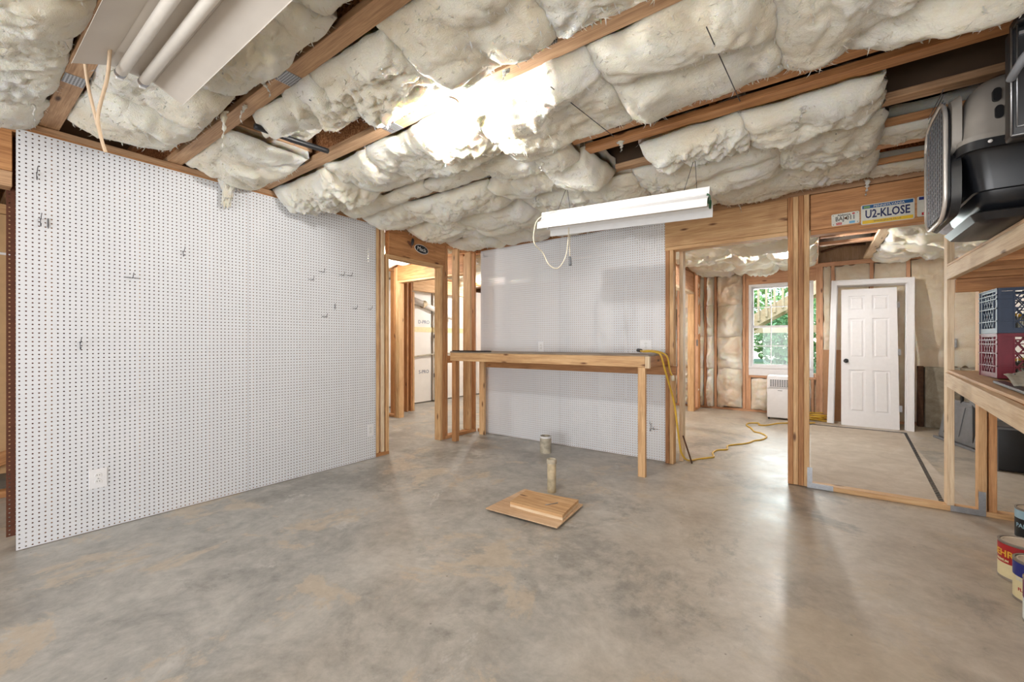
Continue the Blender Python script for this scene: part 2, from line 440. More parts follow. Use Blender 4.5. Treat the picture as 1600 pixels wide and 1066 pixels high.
def wallroot(name, loc): return root(name, loc, kind='structure')
wl = wallroot('wall_left', (-3.78, 0, 0)); wb = wallroot('wall_back', (0, 4.37, 0))
wf = wallroot('wall_far', (0, 8.45, 0)); wr = wallroot('wall_right', (1.85, 0, 0))
wh = wallroot('wall_hall', (-4.5, 4.45, 0)); wu = wallroot('wall_utility', (-5.8, 5, 0)); wside = wallroot('wall_side', (-1.77, 6, 0))
shell = wallroot('wall_outer', (-8.1, 0, 0))
box('wall_face', -8.2, -8.1, -3.2, 8.5, 0, 2.88, 'concrete_wall', shell, bev=0)
sh2 = wallroot('wall_rear', (0, -3.1, 0)); box('wall_face', -8.1, 1.9, -3.2, -3.1, 0, 2.88, 'concrete_wall', sh2, bev=0)
box('wall_face', 1.85, 1.95, -3.1, 8.5, 0, 2.88, 'foam_white', wr, bev=0)
box('foundation', 1.62, 1.85, 4.6, 8.4, 0, .86, 'concrete_wall', wr, bev=.005)
box('wall_sheathing', -8.1, -1.0, 8.5, 8.55, 0, 2.88, 'plywood', wf, bev=0)
box('wall_sheathing', .03, 1.85, 8.5, 8.55, 0, 2.88, 'plywood', wf, bev=0)
box('wall_sheathing', -1.0, .03, 8.5, 8.55, 2.24, 2.88, 'plywood', wf, bev=0)
box('wall_sheathing', -1.0, .03, 8.5, 8.55, 0, .70, 'plywood', wf, bev=0)

# ------------------------------------------------------------------ pegboard
def pegmesh(nx, nz, flip=False):
    s = .0254; r = .0043; th = .005; K = 8
    verts, faces, mi = [], [], []
    gx, gz = nx+1, nz+1
    for j in range(gz):
        for i in range(gx): verts.append((i*s, 0, j*s))
    for j in range(gz):
        for i in range(gx): verts.append((i*s, th, j*s))
    G = gx*gz
    # rings: 8 points at angles 22.5 + 45k
    for j in range(nz):
        for i in range(nx):
            cx, cz = (i+.5)*s, (j+.5)*s; b = len(verts)
            for yy in (0, th):
                for k in range(K):
                    a = PI/8+k*PI/4; verts.append((cx+r*math.cos(a), yy, cz+r*math.sin(a)))
            for side in (0, 1):
                c = [side*G+(j+1)*gx+i+1, side*G+(j+1)*gx+i, side*G+j*gx+i, side*G+j*gx+i+1]  # corners at 45,135,225,315
                q = b+side*K
                for m in range(4):
                    r0, r1, r2 = q+(2*m) % 8, q+(2*m+1) % 8, q+(2*m+2) % 8
                    f1 = (c[m], r1, r0); f2 = (c[m], c[(m+1) % 4], r2, r1)
                    if side: f1, f2 = f1[::-1], f2[::-1]
                    faces += [f1, f2]; mi += [side, side]
            for k in range(K):
                k2 = (k+1) % K; faces.append((b+k, b+k2, b+K+k2, b+K+k)); mi.append(2)
    def strip(idx):
        for a, b2 in zip(idx[:-1], idx[1:]): faces.append((a, b2, b2+G, a+G)); mi.append(1)
    strip([i for i in range(gx)]); strip([(gz-1)*gx+i for i in range(gx)][::-1])
    strip([j*gx for j in range(gz)][::-1]); strip([j*gx+gx-1 for j in range(gz)])
    me = bpy.data.meshes.new('pegboard_panel'); me.from_pydata(verts, [], faces)
    me.materials.append(MAT['peg_white']); me.materials.append(MAT['peg_brown']); me.materials.append(MAT['peg_hole_shade'])
    me.polygons.foreach_set('material_index', mi); me.update()
    return me
PEG = pegmesh(48, 96)
# local X along the panel, front face towards -Y
def pegpanel(M, parent): return place(bpy.data.objects.new('pegboard_panel', PEG), M, parent)
RX = Matrix.Rotation(PI/2, 4, 'Z')      # panel running along +Y, facing +X
for k in range(2): pegpanel(Matrix.Translation((-3.73, .275+k*1.2205, 0.004)) @ RX, wl)
for k in range(2): pegpanel(Matrix.Translation((-3.658+k*1.2205, 4.331, 0.004)), wb)
RXb = Matrix.Rotation(-PI/2, 4, 'Z')    # facing -X (the other side of the left wall)
for k in range(2): pegpanel(Matrix.Translation((-3.85, .245+(k+1)*1.2205, 0.06)) @ RXb, wl)

# ------------------------------------------------------------------ left wall framing
SX0, SX1 = -3.838, -3.736
def studY(y, z0=.04, z1=2.42, mat='pine', p=None, x0=SX0, x1=SX1, w=.038): return box('stud', x0, x1, y, y+w, z0, z1, mat, p or wl)
for y in (.40, .80, 1.21, 1.47, 1.52, 1.93, 2.33): studY(y, mat='pine_orange')
studY(2.722, mat='pine'); studY(2.79, mat='pine_pale', z0=0.04); studY(2.85, z0=0.0, z1=2.13, mat='pine')
box('bottom_plate', SX0, SX1, .34, 2.89, 0, .038, 'pine_orange', wl)
box('top_plate', SX0, SX1, .20, 4.33, 2.42, 2.458, 'pine_orange', wl); box('top_plate', SX0, SX1, -3.0, 4.33, 2.459, 2.497, 'pine_joist', wl)
box('header', SX0+.03, SX1-.004, 2.89, 3.74, 2.165, 2.419, 'pine_orange', wl); box('header_plate', SX0, SX1, 2.85, 3.70, 2.13, 2.164, 'pine', wl)
studY(3.655, z0=0, z1=2.13, mat='pine'); studY(3.70, mat='pine_orange', z0=0.0, z1=2.164)
studY(3.745, mat='pine_orange', z0=0.04); studY(3.96, mat='pine'); studY(4.20, mat='pine'); studY(4.285, mat='pine_orange')
box('bottom_plate', SX0, SX1, 3.745, 4.33, 0, .038, 'pine_orange', wl)
box('blocking', SX0+.03, SX1-.02, 3.785, 3.958, .95, 1.04, 'pine_orange', wl)
# header over the opening left of the pegboard
box('header', SX0, SX1, -2.9, .262, 2.19, 2.458, 'pine_orange', wl); box('header_plate', SX0, SX1, -2.9, .262, 2.10, 2.188, 'pine_joist', wl)
studY(-2.95, mat='pine')
# hall behind the left wall: tan panel seen through the left opening
tp = root('wall_panel', (-5.2, -.6, 0), 'tan smooth wall panel with a pale seam in the room beyond the left opening', 'panel')
box('panel', -5.22, -5.2, -1.6, .62, .17, 1.90, 'tan_panel', tp); box('panel', -5.22, -5.2, -1.6, .62, 1.92, 2.22, 'tan_panel', tp)
box('seam', -5.218, -5.206, -1.6, .62, 1.90, 1.92, 'white_paint', tp)
box('top_rail', -5.24, -5.19, -1.6, .62, 2.225, 2.30, 'pine', tp)
for y in (-1.55, -.6, .55): box('stud', -5.26, -5.225, y, y+.04, 0, 2.28, 'pine', tp)
board('brace', (-5.15, -.25, .12), (-5.15, .44, .34), .03, .10, 'pine_orange', tp)
box('base_plate', -5.2, -5.1, -1.6, .62, 0, .05, 'pine_orange', tp)

# hall wall (runs on beyond the back pegboard) and its doorway
def studX(x, y0, y1, z0=.04, z1=2.42, mat='pine', p=None, w=.038): return box('stud', x, x+w, y0, y1, z0, z1, mat, p or wb)
HY0, HY1 = 4.35, 4.45
box('header', -5.42, -4.0, HY0, HY1, 2.20, 2.45, 'pine_orange', wh); box('header_plate', -5.42, -4.0, HY0, HY1, 2.165, 2.198, 'pine', wh)
studX(-5.46, HY0, HY1, mat='pine', p=wh, z0=0); studX(-5.415, HY0, HY1, mat='pine', p=wh, z0=0, z1=2.165)
studX(-5.505, HY0, HY1, mat='pine_orange', p=wh, z0=0)
for x in (-5.9, -6.3, -6.7, -7.1): studX(x, HY0, HY1, mat='pine', p=wh)
box('top_plate', -8.1, -3.85, HY0, HY1, 2.452, 2.495, 'pine_orange', wh)
studX(-4.0, HY0, HY1, mat='pine', p=wh, z0=0); studX(-3.9, HY0, HY1, mat='pine', p=wh, z0=0)
box('bottom_plate', -8.1, -5.51, HY0, HY1, 0, .038, 'pine_orange', wh)
# utility wall with a framed opening, foam board and pipes beyond
UX0, UX1 = -5.85, -5.76
def studU(y, z1=2.42, mat='pine', z0=0): return box('stud', UX0, UX1, y, y+.038, z0, z1, mat, wu)
studU(4.55, mat='pine_orange'); studU(4.83, mat='pine_orange'); studU(4.92, mat='pine_orange'); studU(4.965, 2.11, 'pine')
box('header', UX0, UX1, 4.97, 6.6, 2.14, 2.40, 'pine', wu); box('top_plate', UX0, UX1, 4.46, 8.4, 2.42, 2.495, 'pine_orange', wu)
studU(6.6, mat='pine'); studU(7.2, mat='pine'); studU(7.8, mat='pine')
fb = root('foam_board', (-6.4, 6.5, 0), 'white foam insulation board standing behind the far doorway studs', 'foam board')
for k, (a, b_) in enumerate(((4.6, 5.98), (6.02, 7.4), (7.42, 8.4))): box('panel', -6.42, -6.38, a, b_, .02, 2.38, 'foam_white', fb)
box('seam_tape', -6.379, -6.376, 5.3, 7.2, 1.42, 1.52, 'cream_label', fb)
for z, s_ in ((1.62, 'D-PRO'), (.62, 'S-PRO')): text('lettering', s_, .10, 'ink_blue', fb, frameX(-6.377, 5.78, z), .0005)
pp = root('duct_pipe', (-6.28, 5.7, 1.8), 'large white pipe running aslant in front of the foam board', 'pipe')
tube('pipe_body', [(-6.28, 5.35, 2.06), (-6.28, 6.5, 1.74)], .055, 'foam_white', pp, 14, n=1)
lathe('coupling', [(.062, -.05), (.066, -.05), (.066, .05), (.062, .05)], 'pvc_dirty', pp, Matrix.Translation((-6.28, 5.68, 1.968)) @ Matrix.Rotation(-math.radians(74.4)-PI, 4, 'X'), 16)
p2 = root('water_pipe', (-6.33, 5.3, .94), 'thin grey pipe running level across the foam board', 'pipe')
tube('pipe_body', [(-6.33, 5.1, .90), (-6.33, 5.8, .96), (-6.33, 6.6, .99)], .016, 'pvc_grey', p2, 8)
p3 = root('drain_stack', (-6.3, 6.05, 0), 'upright grey pipe beside the foam board joint', 'pipe')
tube('pipe_body', [(-6.31, 6.04, 0), (-6.31, 6.04, 2.3)], .03, 'pvc_grey', p3, 10, n=1)
for z in (.5, 1.3): lathe('coupling', [(.031, 0), (.04, 0), (.04, .08), (.031, .08)], 'dark_steel', p3, Matrix.Translation((-6.31, 6.04, z)), 12)

# ------------------------------------------------------------------ back wall framing (pegboard wall, header, post, sill)
BY0, BY1 = 4.338, 4.43
for x in (-3.65, -3.25, -2.85, -2.46, -2.41, -2.03, -1.63, -1.26): studX(x, BY0, BY1, mat='pine_orange')
box('bottom_plate', -3.72, -1.2, BY0, BY1, 0, .038, 'pine_orange', wb)
box('top_plate', -3.72, -1.2, BY0, BY1, 2.42, 2.495, 'pine_orange', wb)
studX(-1.213, 4.29, 4.38, z0=0, z1=2.155, mat='pine_orange'); studX(-1.172, 4.29, 4.38, z0=0, z1=2.155, mat='pine')
studX(-1.12, 4.45, 4.54, z0=0, z1=2.155, mat='pine_pale')
box('header', -1.215, -.19, 4.285, 4.325, 2.158, 2.44, 'pine', wb); box('header', -1.215, 1.75, 4.335, 4.375, 2.158, 2.44, 'pine_orange', wb)
box('header_plate', -1.215, -.19, 4.285, 4.40, 2.122, 2.156, 'pine', wb)
box('top_plate', -1.215, 1.75, 4.29, 4.38, 2.442, 2.495, 'pine_joist', wb)
box('header', -.03, 1.75, 4.285, 4.325, 2.14, 2.435, 'pine_orange', wb); box('header_plate', -.03, 1.75, 4.285, 4.38, 2.10, 2.138, 'pine_orange', wb)
for i, x in enumerate((-.187, -.150, -.112, -.074)): 
    box('post_ply', x, x+.0365, 4.262 if i != 1 else 4.268, 4.355, .005, 2.44, ('pine_orange', 'pine', 'pine_orange', 'pine')[i], wb)
box('sill_plate', -.03, 1.62, 4.262, 4.351, 0, .036, 'pine', wb)
for x in (.80,): pass
def bracket(x, s):
    b_ = join_boxes('corner_bracket', [(x-.002 if s > 0 else x-.033, x+.033 if s > 0 else x+.002, 4.257, 4.261, .002, .17), (x+.033 if s > 0 else x-.17, x+.17 if s > 0 else x-.033, 4.2572, 4.2608, .002, .042)], 'steel', wb)
    return b_
bracket(-.05, 1)
bracket(.955, -1)

# ------------------------------------------------------------------ insulation batts
def batt(parent, M, L, Wd, sag, seed, mat='insulation', res=.0105, depth=.09, amp=1.0, wav=.02, fib=0):
    """M maps local (x along, y across, -z outwards) ; origin at centre, z=0 at the batt edge"""
    nu, nv = max(8, int(L/res)), max(8, int(Wd/res))
    u = np.linspace(0, 1, nu+1)[:, None]*np.ones((1, nv+1)); v = np.ones((nu+1, 1))*np.linspace(0, 1, nv+1)[None, :]
    X, Y = (u-.5)*L, (v-.5)*Wd
    ax, ay = X+seed*13.7, Y+seed*5.1
    ew = 1-np.abs(2*v-1)**3.2; eu = 1-np.abs(2*u-1)**7
    env = np.clip(ew, 0, 1)**.6*np.clip(eu, 0, 1)**.55
    wx = ax+.12*noise(ax*3, ay*3, 0, 5); wy = ay+.12*noise(ax*3, ay*3, 3, 6)
    b1 = np.abs(fbm(wx*1.9, wy*2.3, .3, seed, 2)); b2 = np.abs(fbm(wx*5.5, wy*6, 1.7, seed+3, 2)); b3 = fbm(wx*22, wy*22, 2.2, seed+9, 3)
    fold = np.abs(noise(wx*4.5+wy*1.3, wy*1.2, 4.4, seed+21))
    b4 = np.abs(noise(ax*40, ay*40, .7, seed+31))
    tilt = 1+.35*noise(ax*1.1, ay*.4, 9.1, seed+2)
    torn = np.clip(.5+1.6*noise(ax*1.7, ay*2.0, 5.5, seed+50), 0, 1)
    rg = np.abs(fbm(wx*13, wy*15, 3.1, seed+60, 2)); rg2 = fbm(ax*38, ay*44, 1.1, seed+70, 2)
    H = env*(sag*tilt+amp*(.085*b1+.030*b2+.020*fold+.006*b3+torn*(.030*rg+.009*rg2)+.003*b4))
    Z = -H
    X = X+wav*eu**.2*0+.02*(noise(v*6, u*0, seed, 77))*np.abs(2*u-1)**4
    Y = Y+wav*fbm(ax*7, v*2, 2.2, seed+40, 2)*np.abs(2*v-1)**3+np.sign(v-.5)*.012*ew*0
    verts = np.stack([X, Y, Z], -1).reshape(-1, 3)
    idx = np.arange((nu+1)*(nv+1)).reshape(nu+1, nv+1)
    f = np.stack([idx[:-1, :-1], idx[:-1, 1:], idx[1:, 1:], idx[1:, :-1]], -1).reshape(-1, 4)
    loop = np.concatenate([idx[:-1, 0], idx[-1, :-1], idx[::-1, -1][:-1], idx[0, ::-1][:-1]])
    n0 = len(verts); top = verts[loop].copy(); top[:, 2] = depth; top[:, :2] *= .97
    verts = np.concatenate([verts, top]); nl = len(loop)
    k = np.arange(nl); k2 = (k+1) % nl
    sidef = np.stack([loop[k], loop[k2], n0+k2, n0+k], -1)
    faces = f[:, ::1].tolist()+sidef[:, ::-1].tolist()+[list(range(n0, n0+nl))]
    o = meshobj('insulation_batt', verts.tolist(), faces, mat, parent, M, True)
    if fib:
        rr = np.random.RandomState(seed); n_ = int(L*Wd*fib); c = verts[:n0][rr.randint(0, n0, n_)]+[0, 0, -.001]
        a = rr.uniform(0, 2*PI, n_); ln = rr.uniform(.010, .030, n_); w_ = rr.uniform(.0012, .0035, n_)
        d = np.stack([np.cos(a), np.sin(a), -rr.uniform(.0, .9, n_)], -1)*ln[:, None]; q = np.stack([-np.sin(a), np.cos(a), 0*a], -1)*w_[:, None]
        m_ = c+d*.5+np.array([0, 0, -.003])
        VV = np.stack([c-q, c+q, m_-q*.8, m_+q*.8, c+d], 1).reshape(-1, 3)
        FF = []
        for k_ in range(n_): b_ = k_*5; FF += [(b_, b_+1, b_+3, b_+2), (b_+2, b_+3, b_+4)]
        l_ = meshobj('loose_fibres', VV.tolist(), FF, mat, o, M); l_['kind'] = 'stuff'
    return o
def ceil_batts(y0, y1, x0, x1, sag, seed, zed=2.515, fib=900, gaps=(), lens=(.45, 1.0), res=.0105, mat='insulation', **k):
    rr = random.Random(seed); x = x0; n = 0
    while x < x1-.1:
        L = rr.uniform(*lens); e = min(x+L, x1)
        if x1-e < .2: e = x1
        mid = (x+e)/2
        if not any(a < mid < b for a, b in gaps):
            M = Matrix.Translation((mid, (y0+y1)/2, zed+rr.uniform(-.008, .012))) @ Matrix.Rotation(rr.uniform(-.05, .05), 4, 'Y') @ Matrix.Rotation(rr.uniform(-.06, .06), 4, 'X') @ Matrix.Rotation(rr.uniform(-.025, .025), 4, 'Z')
            batt(ceil, M, (e-x)+.05, (y1-y0), sag*rr.uniform(.7, 1.25), seed*31+n, mat, res, fib=fib if res < .015 else 0, **k)
        x = e; n += 1
def tuft(parent, p, L, seed, r=.012, mat='insulation', lean=(0, 0)):
    rr = random.Random(seed); pts = [Vector(p)]
    for i in range(4):
        pts.append(pts[-1]+Vector((rr.uniform(-.012, .012)+lean[0]*L/4, rr.uniform(-.012, .012)+lean[1]*L/4, -L/4)))
    P = smooth_path(pts, 5); o = P[0].copy(); verts, faces = [], []; seg = 9
    for i, q in enumerate(P):
        s = 1-i/(len(P)-1); rad = r*(.15+1.6*s**2+.35*math.sin(i*1.3+seed))
        for k in range(seg):
            a = 2*PI*k/seg; w = rad*(1+.45*rr.uniform(-1, 1)); verts.append(q+Vector((w*math.cos(a), w*.6*math.sin(a), rr.uniform(-.004, .004)))-o)
    for i in range(len(P)-1):
        for k in range(seg):
            a, b_ = i*seg+k, i*seg+(k+1) % seg; faces.append((a, a+seg, b_+seg, b_))
    faces.append(tuple(range((len(P)-1)*seg, len(P)*seg))[::-1])
    return meshobj('torn_tuft', verts, faces, mat, parent, Matrix.Translation(o), True)

# floor trusses overhead: bottom chord with strand-board web, metal plates
def truss(y, x0=-8.0, x1=1.84, w=.085, mat='pine_joist', web='osb', plates=(), sideplates=(), z=2.5, t=.038, webx=None):
    c = box('joist', x0, x1, y-w/2, y+w/2, z, z+t, mat, ceil)
    a, b_ = webx or (x0, x1)
    if web: box('web', a, b_, y-.006, y+.006, z+t, 2.84, web, c, bev=0)
    box('top_chord', x0, x1, y-w/2, y+w/2, 2.842, 2.879, mat, c)
    for px in plates: box('metal_plate', px-.055, px+.055, y-w/2+.004, y+w/2-.004, z-.0025, z-.0003, 'gusset_metal', c, bev=0)
    for px, s in sideplates: box('metal_plate', px-.05, px+.05, y+s*(w/2+.0003) if s > 0 else y-w/2-.0028, y+w/2+.0028 if s > 0 else y-w/2-.0003, z+.002, z+.14, 'gusset_metal', c, bev=0)
    return c
truss(-2.0); truss(-1.4); truss(-.8); truss(-.19, plates=(-1.4,))
truss(.405, plates=(-2.96,)); truss(1.018, plates=(-2.09,)); truss(1.62, plates=(-2.06,), sideplates=((-3.05, -1), (-.95, -1)))
truss(2.235, x1=-1.55, mat='pine_joist', plates=(-2.3,)); 
truss(2.42, x0=-1.28, mat='pine_orange', sideplates=((-.2, -1),)); truss(2.60, x0=-1.35, mat='pine_orange', web=None)
truss(2.50, x0=-8, x1=-1.9, plates=(-2.1,))
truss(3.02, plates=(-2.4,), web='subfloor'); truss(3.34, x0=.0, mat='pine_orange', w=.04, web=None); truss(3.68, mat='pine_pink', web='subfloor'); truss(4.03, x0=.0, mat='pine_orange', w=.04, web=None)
for y in (4.65, 5.2, 5.8, 6.4, 7.0, 7.6, 8.2): truss(y, x1=.0, mat='pine_pink')
for y in (4.65, 5.2, 5.8): truss(y, x0=.05, mat='pine_pink')
for y in (6.4, 7.0, 7.6, 8.2): truss(y, x0=.72, mat='pine_pink')
box('blocking', -2.95, -2.90, 1.06, 1.58, 2.56, 2.70, 'pine_joist', ceil)
box('blocking', -.5, -.46, 2.64, 3.0, 2.54, 2.70, 'pine_orange', ceil)

XW = -3.70
ceil_batts(-.14, .36, -3.9, -2.2, .05, 1, lens=(.5, .8)); ceil_batts(-.14, .36, -2.2, .2, .05, 21)
ceil_batts(-.74, -.24, -3.9, .2, .05, 2, res=.02)
ceil_batts(.455, .945, -3.5, .3, .045, 3)
ceil_batts(1.065, 1.575, -3.68, -2.93, .05, 4, lens=(.7, .8), amp=1.1)
ceil_batts(1.065, 1.40, -2.62, -1.98, .05, 34, lens=(.35, .4), amp=1.0)
ceil_batts(1.065, 1.565, -2.0, .4, .055, 35, lens=(.35, .75), amp=1.15)
ceil_batts(1.67, 2.21, -3.70, -1.6, .075, 5, amp=1.15, zed=2.50)
ceil_batts(1.67, 2.37, -1.62, 1.3, .06, 6, amp=1.25, lens=(.5, .9))
ceil_batts(2.27, 2.47, -3.69, -1.9, .03, 7, zed=2.49, amp=.6, lens=(.5, .9))
ceil_batts(2.27, 2.60, -1.95, -1.3, .05, 27, zed=2.49, amp=.8, lens=(.3, .5))
ceil_batts(2.54, 2.99, -3.69, -1.25, .07, 8, zed=2.495, amp=1.1)
ceil_batts(2.64, 2.99, -.88, .26, .10, 9, zed=2.50, amp=1.2, lens=(.45, .7))
ceil_batts(3.05, 3.66, -3.69, -.2, .065, 10, zed=2.50)
ceil_batts(3.05, 3.64, -.2, .30, .055, 11, zed=2.505, lens=(.4, .5))
ceil_batts(3.36, 3.66, .30, 1.0, .03, 12, zed=2.52, amp=.5)
ceil_batts(3.70, 4.27, -3.69, -1.2, .05, 13, zed=2.47, amp=.7)
ceil_batts(3.70, 4.27, -1.2, .34, .04, 14, zed=2.50, amp=.7)
ceil_batts(4.05, 4.27, .34, 1.1, .03, 15, zed=2.50, amp=.5)
ceil_batts(3.06, 3.32, .5, 1.8, .0, 16, zed=2.62, amp=.4, mat='insulation_kraft', res=.02)
# back room
for i, (a, b_) in enumerate(((4.68, 5.25), (5.25, 5.85), (5.85, 6.45), (6.45, 7.05), (7.05, 7.65), (7.65, 8.38))):
    ceil_batts(a, b_, -1.7, -.0, .06, 40+i, zed=2.50, res=.022, amp=1.2)
    if i in (0, 1): ceil_batts(a, b_, .0, 1.6, .06, 50+i, zed=2.50, res=.022)
    elif i > 1: ceil_batts(a, b_, .72, 1.6, .06, 50+i, zed=2.49, res=.02, amp=1.5)
# rooms to the left
for i, (a, b_) in enumerate(((1.65, 2.3), (2.3, 3.0), (3.0, 3.66), (3.70, 4.3), (4.7, 5.3), (5.3, 5.9), (5.9, 6.5), (6.5, 7.2))):
    ceil_batts(a, b_, -5.9, -3.92, .05, 60+i, zed=2.52, res=.03)
    if i > 3: ceil_batts(a, b_, -7.9, -5.9, .05, 70+i, zed=2.52, res=.035)
# hanging shreds
bt = [o for o in ceil.children if o.name.startswith('insulation_batt')]
def near_batt(p):
    return min(bt, key=lambda o: (wm(o).translation-Vector(p)).length)
for i, (p, L, r) in enumerate((((-2.62, .93, 2.47), .20, .014), ((-2.5, .99, 2.49), .10, .010), ((-2.16, .93, 2.47), .07, .010),
        ((-3.30, .30, 2.45), .10, .008), ((-1.15, 1.55, 2.46), .05, .012), ((-1.45, 2.35, 2.44), .10, .014), ((-1.05, 3.55, 2.44), .06, .012),
        ((-1.9, 2.95, 2.43), .05, .01), ((-.35, 2.95, 2.42), .05, .012), ((-.05, 2.66, 2.46), .09, .014), ((-2.9, 3.6, 2.42), .05, .01),
        ((-2.4, 3.62, 2.43), .05, .01), ((-.4, 3.6, 2.45), .07, .01), ((.33, 4.22, 2.46), .12, .012), ((-.55, 4.2, 2.46), .10, .006), ((-3.78, .18, 2.46), .09, .016), ((-1.0, 2.55, 2.48), .06, .012))):
    tuft(near_batt(p), p, L, i+3, r)
# the clump that hangs in front of the pegboard
M = Matrix.Translation((-3.66, 1.33, 2.50)) @ Matrix.Rotation(.1, 4, 'Z')
bm = bmesh.new(); bmesh.ops.create_icosphere(bm, subdivisions=5, radius=1)
for v in bm.verts:
    x, y, z = v.co; d = 1+.30*float(noise(x*2.2, y*2.2, z*2.2, 14))+.22*abs(float(noise(x*6, y*6, z*6, 18)))+.10*float(noise(x*15, y*15, z*15, 19))
    w = .55+.45*(z+1)/2+.15*math.sin(z*5)
    v.co = Vector((x*.035*d*w, y*.062*d*w-.03*z*0+.02*z, z*.13*d))
nb = near_batt((-3.4, 1.3, 2.5)); bmobj('torn_tuft', bm, 'insulation', nb, Matrix.Translation((-3.672, 1.335, 2.415)), True)
for i, (dy, z, L, r) in enumerate(((0, 2.32, .06, .010), (-.02, 2.34, .05, .008), (.06, 2.44, .06, .012))): tuft(nb, (-3.67, 1.33+dy, z), L, 90+i, r)

# ducts, cables and wires in the joist bays
tube('black_pipe', [(-2.545, 1.053, 2.42), (-2.547, 1.256, 2.425), (-2.563, 1.498, 2.45)], .017, 'black_plastic', ceil, 10)
tube('black_pipe', [(-.1, 3.17, 2.60), (.45, 3.12, 2.56), (1.2, 3.15, 2.55), (1.7, 3.1, 2.57)], .028, 'black_plastic', ceil, 10)
tube('copper_wire', [(-3.70, 1.14, 2.50), (-3.69, 1.17, 2.53), (-3.68, 1.19, 2.50), (-3.69, 1.17, 2.485), (-3.69, 1.3, 2.487), (-3.69, 1.42, 2.488)], .0022, 'brown_dark', ceil, 6)
for (a, b_) in (((-1.0, 1.69, 2.40), (-.96, 2.35, 2.42)), ((-.33, 1.70, 2.39), (-.30, 2.34, 2.40)), ((-2.05, 1.1, 2.42), (-1.95, 1.54, 2.42)), ((.1, 3.1, 2.43), (.12, 3.6, 2.43))):
    tube('support_wire', [a, b_], .0022, 'dark_wire', ceil, 5, n=1)

# back room ceiling opening: boards and a bright duct
box('blocking', .0, .04, 5.85, 8.35, 2.47, 2.62, 'pine_pink', ceil); box('blocking', .60, .70, 5.85, 8.35, 2.49, 2.53, 'pine_pale', ceil)
box('blocking', .05, .62, 6.1, 6.19, 2.53, 2.57, 'pine_pale', ceil); box('blocking', .05, .62, 6.55, 6.64, 2.53, 2.57, 'pine_pink', ceil); box('blocking', .05, .62, 6.9, 6.99, 2.50, 2.54, 'pine_pink', ceil)
tube('round_duct', [(.05, 7.35, 2.66), (.6, 7.25, 2.68)], .10, 'duct_metal', ceil, 18, n=1)
tube('black_pipe', [(.08, 7.9, 2.58), (.3, 7.7, 2.6), (.58, 7.8, 2.62)], .02, 'brown_dark', ceil, 8)

# ------------------------------------------------------------------ far wall
FY0, FY1 = 8.40, 8.495
box('bottom_plate', -4.2, 1.62, FY0, FY1, 0, .038, 'pine_pink', wf); box('top_plate', -4.2, 1.84, FY0, FY1, 2.43, 2.497, 'pine_pink', wf)
def studF(x, z0=.04, z1=2.43, w=.04, mat='pine_pink'): return box('stud', x, x+w, FY0, FY1, z0, z1, mat, wf)
for x in (-3.9, -3.3, -2.7, -2.15, -1.67, -1.50, -1.04, -.99, .015, .06, .21, .68, 1.09, 1.50): studF(x, w=.045)
studF(-.945, 0.04, .60, .035); studF(-.05, 0.04, .60, .035); studF(-.5, .04, .60, .035)
box('header', -.95, .014, FY0, FY1, 2.225, 2.428, 'pine_pink', wf); box('rough_sill', -.95, .014, FY0-.004, FY1, .60, .638, 'pine_pink', wf)
def wall_batt(x0, x1, z0, z1, seed, mat='insulation_wall', sag=.045, y=8.42, res=.02):
    M = Matrix.Translation(((x0+x1)/2, y, (z0+z1)/2)) @ Matrix.Rotation(PI/2, 4, 'Y') @ Matrix.Rotation(PI/2, 4, 'X')
    # local x -> vertical, local -z -> -Y
    R = Matrix(((0, 1, 0), (0, 0, 1), (1, 0, 0))).to_4x4()
    M = Matrix.Translation(((x0+x1)/2, y, (z0+z1)/2)) @ R
    return batt(wf, M, z1-z0, x1-x0, sag, seed, mat, res, depth=.06, amp=1.9 if mat == 'insulation_wall' else .6, wav=.01)
n = 100
for (a, b_) in ((-3.85, -3.31), (-3.25, -2.71), (-2.65, -2.16), (-2.1, -1.68), (-1.62, -1.505), (-1.45, -1.045)):
    for (z0, z1) in ((.04, .75), (.72, 1.35), (1.3, 1.9), (1.86, 2.42)): wall_batt(a, b_, z0, z1, n); n += 1
wall_batt(-.905, -.505, .04, .59, n); wall_batt(-.46, -.055, .04, .59, n+1); n += 2
for (a, b_) in ((.11, .205), (.26, .675), (.73, 1.085), (1.14, 1.495), (1.55, 1.84)):
    wall_batt(a, b_, .87 if a > 1.2 else .05, 2.42, n, 'insulation_kraft', .005); n += 1
box('foundation', 1.27, 1.62, 8.26, 8.399, 0, .86, 'concrete_wall', wf, bev=.006)
box('foundation_post', 1.20, 1.262, 8.30, 8.395, 0, .87, 'brown_dark', wf)
box('electric_box', 1.53, 1.60, 8.34, 8.399, 1.14, 1.26, 'steel', wf)

